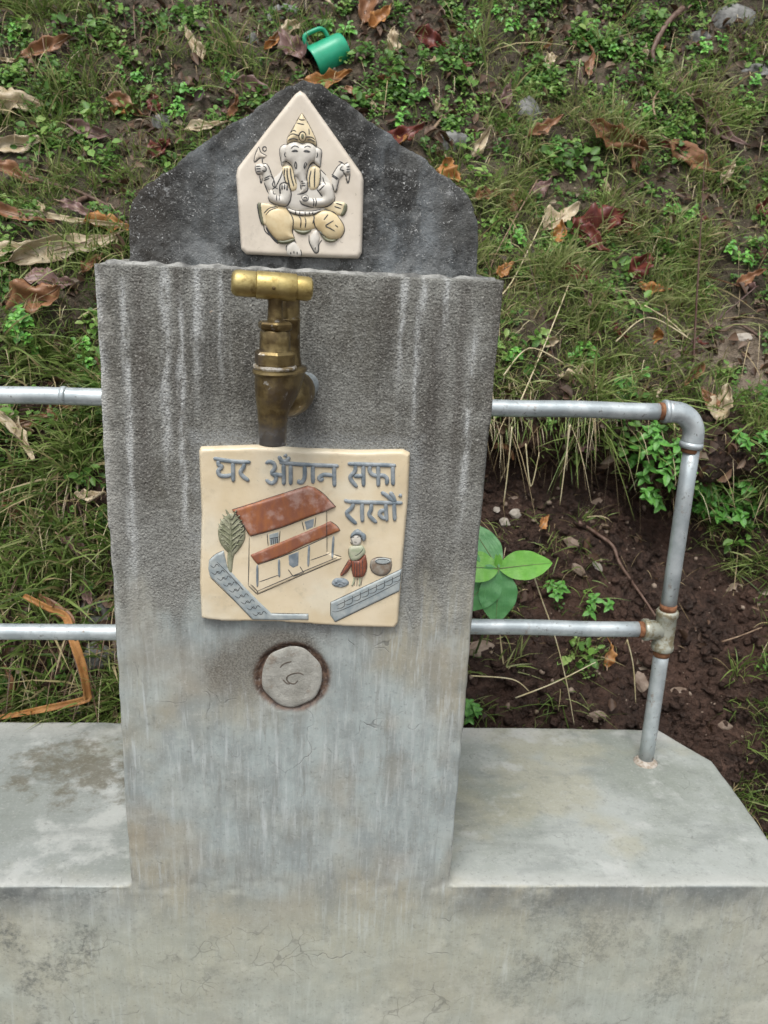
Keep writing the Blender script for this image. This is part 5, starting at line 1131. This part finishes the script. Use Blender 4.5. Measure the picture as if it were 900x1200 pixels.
blade('dry_leaf_blade', [(45, 700), (62, 712), (78, 722), (86, 735)], 14, D_BRN, 'short brown dry blade above the lower left rail', 'dry leaf', off=.03)
blade('dry_leaf_blade', [(-10, 247), (40, 250), (95, 259), (148, 264)], 7, D_TAN, 'long straight dry stalk reaching the left foot of the gable', 'dry leaf', off=.03)
blade('dry_leaf_blade', [(-10, 478), (10, 495), (30, 522), (40, 540)], 9, D_TAN, 'buff dry blade hanging below the left top rail', 'dry leaf', off=.03)
blade('dry_leaf_blade', [(5, 780), (14, 800), (12, 825), (6, 845)], 6, D_BRN, 'brown dry blade at the left edge below the lower rail', 'dry leaf', off=.03)
def stick(name, pts, rpx, mat, label, cat, off=.012, ys=None, n=7):
    P = []
    for i, (a, b) in enumerate(pts):
        if ys is not None: P.append(Vector(PY(a, b, ys[i] if isinstance(ys, list) else ys)))
        else: h = hit(a, b); P.append(h[0] + (Vector(CAM) - h[0]).normalized() * off)
    P = catmull(P, 6) if len(P) > 2 else P; m = len(P)
    return tube_obj(name, P, [px_size(P[i], rpx) * (1 - .45 * i / m) * (1 + .2 * noise.noise(Vector((i * .6, 0, 1)))) for i in range(m)], mat, None, n, label=label, cat=cat)
stick('root', [(678, 612), (700, 626), (718, 640), (726, 660), (742, 684), (756, 704), (768, 722)], 2.4, M_ROOT, 'dark winding root running down the earth cut to the pipe tee', 'root', .014)
stick('twig', [(500, 160), (512, 146), (524, 132)], 2.4, M_TWIG, 'short tan stick leaning on the bank right of the gable apex', 'twig')
stick('twig', [(92, 97), (130, 108), (178, 124)], 2., M_ROOT, 'dark twig sloping across the upper left of the bank', 'twig')
stick('twig', [(88, 238), (105, 232), (128, 248), (150, 262)], 3., M_ROOT, 'dark stem close to the left foot of the gable', 'twig')
stick('twig', [(0, 195), (40, 210), (90, 224), (135, 245)], 2.6, M_ROOT, 'long dark stem slanting down to the gable on the left', 'twig')
stick('twig', [(768, 140), (766, 118), (776, 104), (790, 106)], 1.4, M_TWIG, 'thin arched dry stem above the curled leaves at right', 'twig', .03)
stick('twig', [(808, 112), (840, 108), (862, 125)], 1.6, M_TWIG, 'pale bent stem near the upper right corner', 'twig', .03)
stick('twig', [(822, 375), (846, 388), (866, 380), (900, 402)], 1.8, M_ROOT, 'thin dark twig lying on the trodden earth at right', 'twig')
stick('twig', [(800, 10), (780, 30), (765, 60), (770, 75)], 3.2, M_ROOT, 'dark woody stem at the top right', 'twig', .03)
stick('twig', [(846, 752), (868, 745), (893, 735)], 1.0, M_TWIG, 'short dry twig in the earth at the right edge', 'twig', .02)
STK = [([(668, 498), (664, 530), (656, 592)], .55, 'pale dry stalk hanging straight from the turf edge'), ([(600, 500), (594, 560), (590, 590)], .57, 'faint dry stalk hanging beside the pillar'),
       ([(616, 520), (622, 570), (632, 530)], .57, 'short dry stalk looped over the cut'), ([(622, 664), (634, 700), (650, 745), (664, 800), (673, 850)], .40, 'long pale stalk leaning behind the lower right rail'),
       ([(552, 792), (600, 796), (620, 810)], .40, 'green-brown stalk lying low beside the pillar'), ([(604, 818), (650, 800), (698, 776)], .42, 'curved dry stalk rising right below the lower rail'),
       ([(735, 750), (742, 780), (745, 824)], .44, 'thin brown stalk hanging in the cut left of the post')]
for q, y_, lb in STK: stick('dry_stalk', q, .9, simple('stalk', (.45, .38, .2), (.55, .5, .33), 50, .5, 0) if 'M_STK' not in globals() else M_STK, lb, 'dry stalk', ys=y_, n=6)
for q, lb in (([(576, 355), (600, 330), (640, 250)], 'tall pale stalk leaning right beside the pillar top'), ([(630, 210), (580, 300), (575, 330)], 'fine dry stalk beside the gable shoulder'), ([(722, 400), (760, 372), (810, 398)], 'long dry stalk arched over the grass above the rail'), ([(755, 358), (782, 374), (806, 396)], 'straight pale stalk pointing down to the elbow'), ([(610, 470), (640, 400), (668, 330)], 'bleached stalk in the grass above the top rail'), ([(590, 440), (620, 408), (660, 425)], 'bent straw above the top rail near the pillar')):
    stick('dry_stalk', q, .9, M_TWIG if 'fine' in lb else simple('stalk_', (.5, .43, .25), (.6, .52, .35), 50, .5, 0), lb, 'dry stalk', .035, n=6)

def stone(px, py, a, b, ang, mat, label, depth=.5, tn=.5):
    h = hit(px, py); p, n = h; view = (Vector(CAM) - p).normalized(); n = (n * (1 - tn) + view * tn).normalized(); A_, B_ = px_size(p, a) / 2, px_size(p, b) / 2
    bm = bmesh.new(); bmesh.ops.create_icosphere(bm, subdivisions=3, radius=1); sd_ = random.random() * 50
    for v in bm.verts:
        q = v.co.copy(); f = 1 + .32 * noise.noise(q * 1.3 + Vector((sd_, 0, 0))) + .1 * noise.noise(q * 4 + Vector((sd_, 0, 0))); q = q * f
        for pl_ in range(5):
            dn = Vector((math.sin(sd_ + pl_ * 2.1), math.cos(sd_ * 2 + pl_ * 1.3), math.sin(pl_ * 1.9 + sd_))).normalized(); dd = q.dot(dn)
            if dd > .72: q -= dn * (dd - .72) * .85
        v.co = Vector((q.x * A_, q.y * B_, q.z * min(A_, B_) * depth))
    me = bpy.data.meshes.new('stone'); bm.to_mesh(me); bm.free(); o = link('stone', me, mat, label=label, cat='stone', smooth=False); o.matrix_world = Matrix.Translation(p) @ basis(n, ang).to_4x4(); return o
ST = [(188, 145, 24, 20, 20, M_STONE, 'pale grey angular stone on the upper left of the bank'), (617, 138, 32, 42, 0, M_STONE, 'bluish grey upright stone in the grass right of the gable'), (528, 168, 38, 26, 10, M_STONE, 'dark mossy stone just right of the gable slope'),
      (330, 18, 34, 22, 20, M_STONE, 'grey stone at the top, up left of the cup'), (296, 48, 22, 14, 60, M_STONE, 'slanted dark stone left of the purplish leaf'), (857, 22, 44, 30, 0, M_STONE, 'dark boulder showing through weeds at top right'), (820, 45, 22, 18, 0, M_STONE, 'small dark stone below the top right boulder'), (888, 84, 30, 16, 0, M_STONE, 'grey stone at the right edge under the weeds'),
      (604, 602, 15, 13, 0, M_STONEP, 'round cream pebble in the cut beside the pillar'), (592, 612, 13, 12, 0, M_STONEP, 'smaller cream pebble next to the round one'), (582, 597, 8, 8, 0, M_STONEP, 'tiny pale pebble closest to the pillar'), (690, 613, 20, 10, 350, M_STONEB, 'flat tan stone at the head of the root'), (670, 636, 19, 12, 330, M_STONEB, 'flat tan stone above the seedling, left of the root'),
      (700, 663, 17, 9, 325, M_STONEP, 'greyish oval stone beneath the bend of the root'), (678, 668, 20, 12, 325, M_STONEB, 'slanting brown stone left of the greyish oval one'), (602, 584, 14, 6, 0, M_STONEB, 'thin reddish flake of stone high in the cut'), (700, 588, 16, 9, 10, M_STONEB, 'tan stone below the turf edge, mid cut'), (751, 568, 16, 8, 340, M_STONEB, 'brown stone under the nettle-like leaves'),
      (860, 690, 18, 12, 30, M_STONEB, 'brown stone in the earth at the far right'), (796, 810, 18, 11, 0, M_STONEB, 'brown clod-like stone right of the post, mid height'), (850, 850, 14, 10, 0, M_STONEB, 'small stone low in the earth right of the ledge'), (752, 800, 14, 24, 20, M_STONEB, 'upright splinter of stone just left of the post'), (705, 545, 15, 9, 0, M_STONEB, 'mossy stone high in the cut under the turf'),
      (700, 860 - 20, 20, 14, 0, M_STONEB, 'earthy stone behind the rear edge of the right ledge'), (116, 715, 46, 34, 0, M_STONE, 'dark grey rock beside the pillar above the lower left rail'), (118, 770, 40, 32, 0, M_STONE, 'dark grey rock beside the pillar below the lower left rail'), (98, 835, 34, 22, 0, M_STONE, 'dark rock low against the left ledge'), (560, 760, 40, 22, 0, M_STONEB, 'mossy earthy rock beside the pillar under the lower right rail'), (860, 430, 18, 12, 20, M_STONEB, 'brown stone on the trodden patch at right'), (700, 380, 26, 10, 340, M_STONEB, 'flat earthy stone in the grass over the top rail'), (870, 395, 20, 10, 0, M_STONEP, 'pale stone on the trodden patch at right'), (640, 335, 24, 14, 0, M_STONE, 'grey stone in the grass above the top rail')]
for a in ST: stone(*a)

# ================================================================== plants
def leaf_mesh(name, L, W_, mat, teeth=0, droop=.25, fold=.18, nu=12, nv=6, round_=.75):
    V = []; Fs = []
    for i in range(nu + 1):
        t = i / nu; ww = math.sin(math.pi * t ** round_) ** .8 + .01
        if teeth: ww *= 1 + .13 * ((t * teeth) % 1)
        for j in range(nv + 1):
            s = j / nv * 2 - 1
            V.append((t * L, s * ww * W_ / 2, fold * abs(s) * ww * W_ / 2 - droop * L * t * t + .025 * W_ * math.sin(t * 22) * abs(s)))
    for i in range(nu):
        for j in range(nv): a = i * (nv + 1) + j; Fs.append((a, a + nv + 1, a + nv + 2, a + 1))
    me = mesh(name, V, Fs); me.materials.append(mat); me.polygons.foreach_set('use_smooth', [True] * len(me.polygons)); return me
def put_leaf(name, me, parent, pos, ang, nrm, scale=1.0, **k):
    o = bpy.data.objects.new(name, me); col.objects.link(o); o.parent = parent; o.matrix_parent_inverse = Matrix.Translation(-parent.location)
    o.matrix_basis = Matrix.Translation(pos) @ basis(nrm, ang).to_4x4() @ Matrix.Scale(scale, 4); return tag(o, **k)
# broad-leaved seedling (hub at 584,666)
sy = .37; hub = Vector(PY(584, 666, sy)); gp = hit(590, 740)[0]
pl_ = empty('seedling', tuple(hub), label='broad-leaved bright green seedling between the pillar and the lower right rail', cat='plant')
Lf = .062; noise.seed_set(3)
for (L, W_, an, nz_, dr, mt) in ((.086, .046, 10, (0, -.75, .6), .12, M_BROAD), (.082, .058, 268, (0, -.95, .3), .08, M_BROAD2), (.070, .048, 178, (.1, -.7, .6), .15, M_BROAD), (.085, .046, 118, (0, -.8, .55), .1, M_BROAD2), (.085, .056, 228, (0, -.9, .3), .1, M_BROAD2)):
    me_ = leaf_mesh('leaf', L, W_, mt, 0, dr, .14, 16, 8, .85); o = put_leaf('leaf', me_, pl_, hub + Vector((0, -.002, 0)), an, nz_)
    rb2 = link('midrib', mesh('midrib', *tube([(t * L, 0, -dr * L * t * t + .0004) for t in np.linspace(0, .97, 9)], [.0011 * (1 - .8 * t) for t in np.linspace(0, 1, 9)], 6)), M_STEM); rb2.parent = o
for an in (85, 100): put_leaf('young_leaf', leaf_mesh('young_leaf', .022, .010, M_BROAD, 0, 0, .5, 8, 4), pl_, hub, an, (0, -.95, .3))
tube_obj('stem', catmull([tuple(hub), (hub.x + .006, hub.y + .02, hub.z - .05), (hub.x + .01, gp.y + .01, gp.z - .08)], 4), .0022, M_STEM, pl_, 8)
# nettle-like plants
nl = [leaf_mesh('leaf', .024, .0135, M_NET, 6, .18, .22), leaf_mesh('leaf', .019, .011, M_NET, 6, .3, .3), leaf_mesh('leaf', .027, .014, M_NET, 7, .25, .2)]
def bush(cx_, cy_, rx, ry, nst, label, sc_=1.0, lift=.02, name='leafy_weed', meshes=nl, group=None):
    h = hit(cx_, cy_); p0 = h[0]; par = empty(name, tuple(p0), label=label, cat='weed', group=group); SV = []; SF = []
    for k in range(nst):
        a = random.uniform(0, 6.28); r = math.sqrt(random.random()); px_, py_ = cx_ + rx * r * math.cos(a), cy_ + ry * r * math.sin(a); hh = hit(px_, py_)
        if hh is None: continue
        q, n = hh
        if abs(q.y - p0.y) > .05: q = Vector(PY(px_, py_, p0.y + random.uniform(-.01, .03)))
        top_ = q + (Vector(CAM) - q).normalized() * random.uniform(.3, 1.) * lift * 1.6 + Vector((0, 0, lift * random.uniform(.2, 1)))
        root = q - Vector((0, -.008, .012)); v_, f_ = tube([root, (root + top_) / 2 + Vector((random.uniform(-.004, .004), 0, 0)), top_], [.0011, .0010, .0007], 5); o_ = len(SV); SV += [tuple(x) for x in v_]; SF += [tuple(i + o_ for i in f) for f in f_]
        nr = Vector((random.uniform(-.35, .35), -.62, .75)).normalized(); a0 = random.uniform(0, 360)
        for w_ in range(2):
            for j in range(4 if w_ == 0 else 3):
                put_leaf('leaf', random.choice(meshes), par, top_ - Vector((0, 0, .009 * (1 - w_))), a0 + w_ * 45 + j * (90 if w_ == 0 else 120) + random.uniform(-14, 14), (nr + Vector((random.uniform(-.3, .3), random.uniform(-.2, .2), 0))).normalized(), sc_ * random.uniform(.75, 1.15) * (.85 if w_ == 0 else .62))
    link('stems', mesh('stems', SV, SF), M_STEM, par, kind='stuff')
    return par
bush(772, 545, 34, 46, 26, 'bright toothed-leaf weed just left of the railing post', .95)
bush(843, 590, 44, 24, 24, 'bright toothed-leaf weed to the right of the railing post', .95)
bush(888, 520, 30, 22, 10, 'toothed-leaf weed at the right edge below the pale dead leaf', .85)
bush(560, 832, 14, 14, 4, 'small leafy weed at the foot of the pillar behind the right ledge', .8)
bush(640, 690, 22, 18, 4, 'low leafy weed behind the seedling leaves', .7)
bush(690, 712, 28, 10, 4, 'low leafy weed just above the lower right rail', .7)
bush(745, 452, 34, 12, 6, 'leafy weed on the turf above the top rail', .7)
bush(655, 175, 0, 0, 1, 'single leafy sprig in the grass right of the grey stone', .6)
SM = [leaf_mesh('leaf', .016, .013, M_NET, 0, .2, .3, 8, 4, .9), leaf_mesh('leaf', .013, .010, M_BROAD, 0, .25, .3, 8, 4, .9)]
for cx_, cy_, rx, ry, n_, lb in ((218, 120, 24, 16, 7, 'bright clump of round-leaved weed on the bank above the left gable slope'), (150, 90, 18, 10, 4, 'little weed clump on the upper left of the bank'), (270, 90, 14, 12, 4, 'small weed clump left of the cup, above the gable'), (400, 30, 26, 16, 7, 'weed clump behind the green cup'), (560, 25, 30, 18, 8, 'weed clump at the top, right of centre'), (610, 30, 20, 14, 5, 'weed clump beside the dark top centre stems'), (700, 50, 24, 18, 6, 'weed clump in the dark upper right'),
                               (835, 50, 26, 18, 7, 'light green weed clump in the upper right corner'), (885, 100, 14, 16, 4, 'weed clump at the right edge near the top'), (480, 105, 26, 20, 7, 'weed clump on the bank above the right gable slope'), (470, 140, 16, 10, 4, 'lower weed clump touching the right gable slope'), (30, 35, 24, 14, 5, 'weed clump in the top left corner'), (25, 400, 22, 30, 8, 'round-leaved weed above the left top rail'), (30, 370, 20, 12, 5, 'round-leaved weed just under the broad brown leaf'),
                               (98, 420, 12, 26, 6, 'round-leaved weed hugging the pillar above the left rail'), (600, 290, 22, 18, 6, 'weed clump beside the pillar corner at right'), (870, 300, 22, 14, 5, 'weed clump at the right edge, mid height'), (740, 130, 26, 12, 5, 'weed clump over the long curled leaves'), (800, 250, 22, 12, 5, 'weed clump right of the maroon leaves'), (690, 420, 28, 12, 6, 'leafy clump of weed in turf over the top rail'), (600, 410, 16, 16, 4, 'leafy clump between pillar and top rail turf')):
    bush(cx_, cy_, rx, ry, n_, lb, 1.0, .018, 'round_leaf_weed', SM)
print('OBJECTS', len(bpy.data.objects), 'tris', sum(len(o.data.polygons) for o in bpy.data.objects if o.type == 'MESH'))
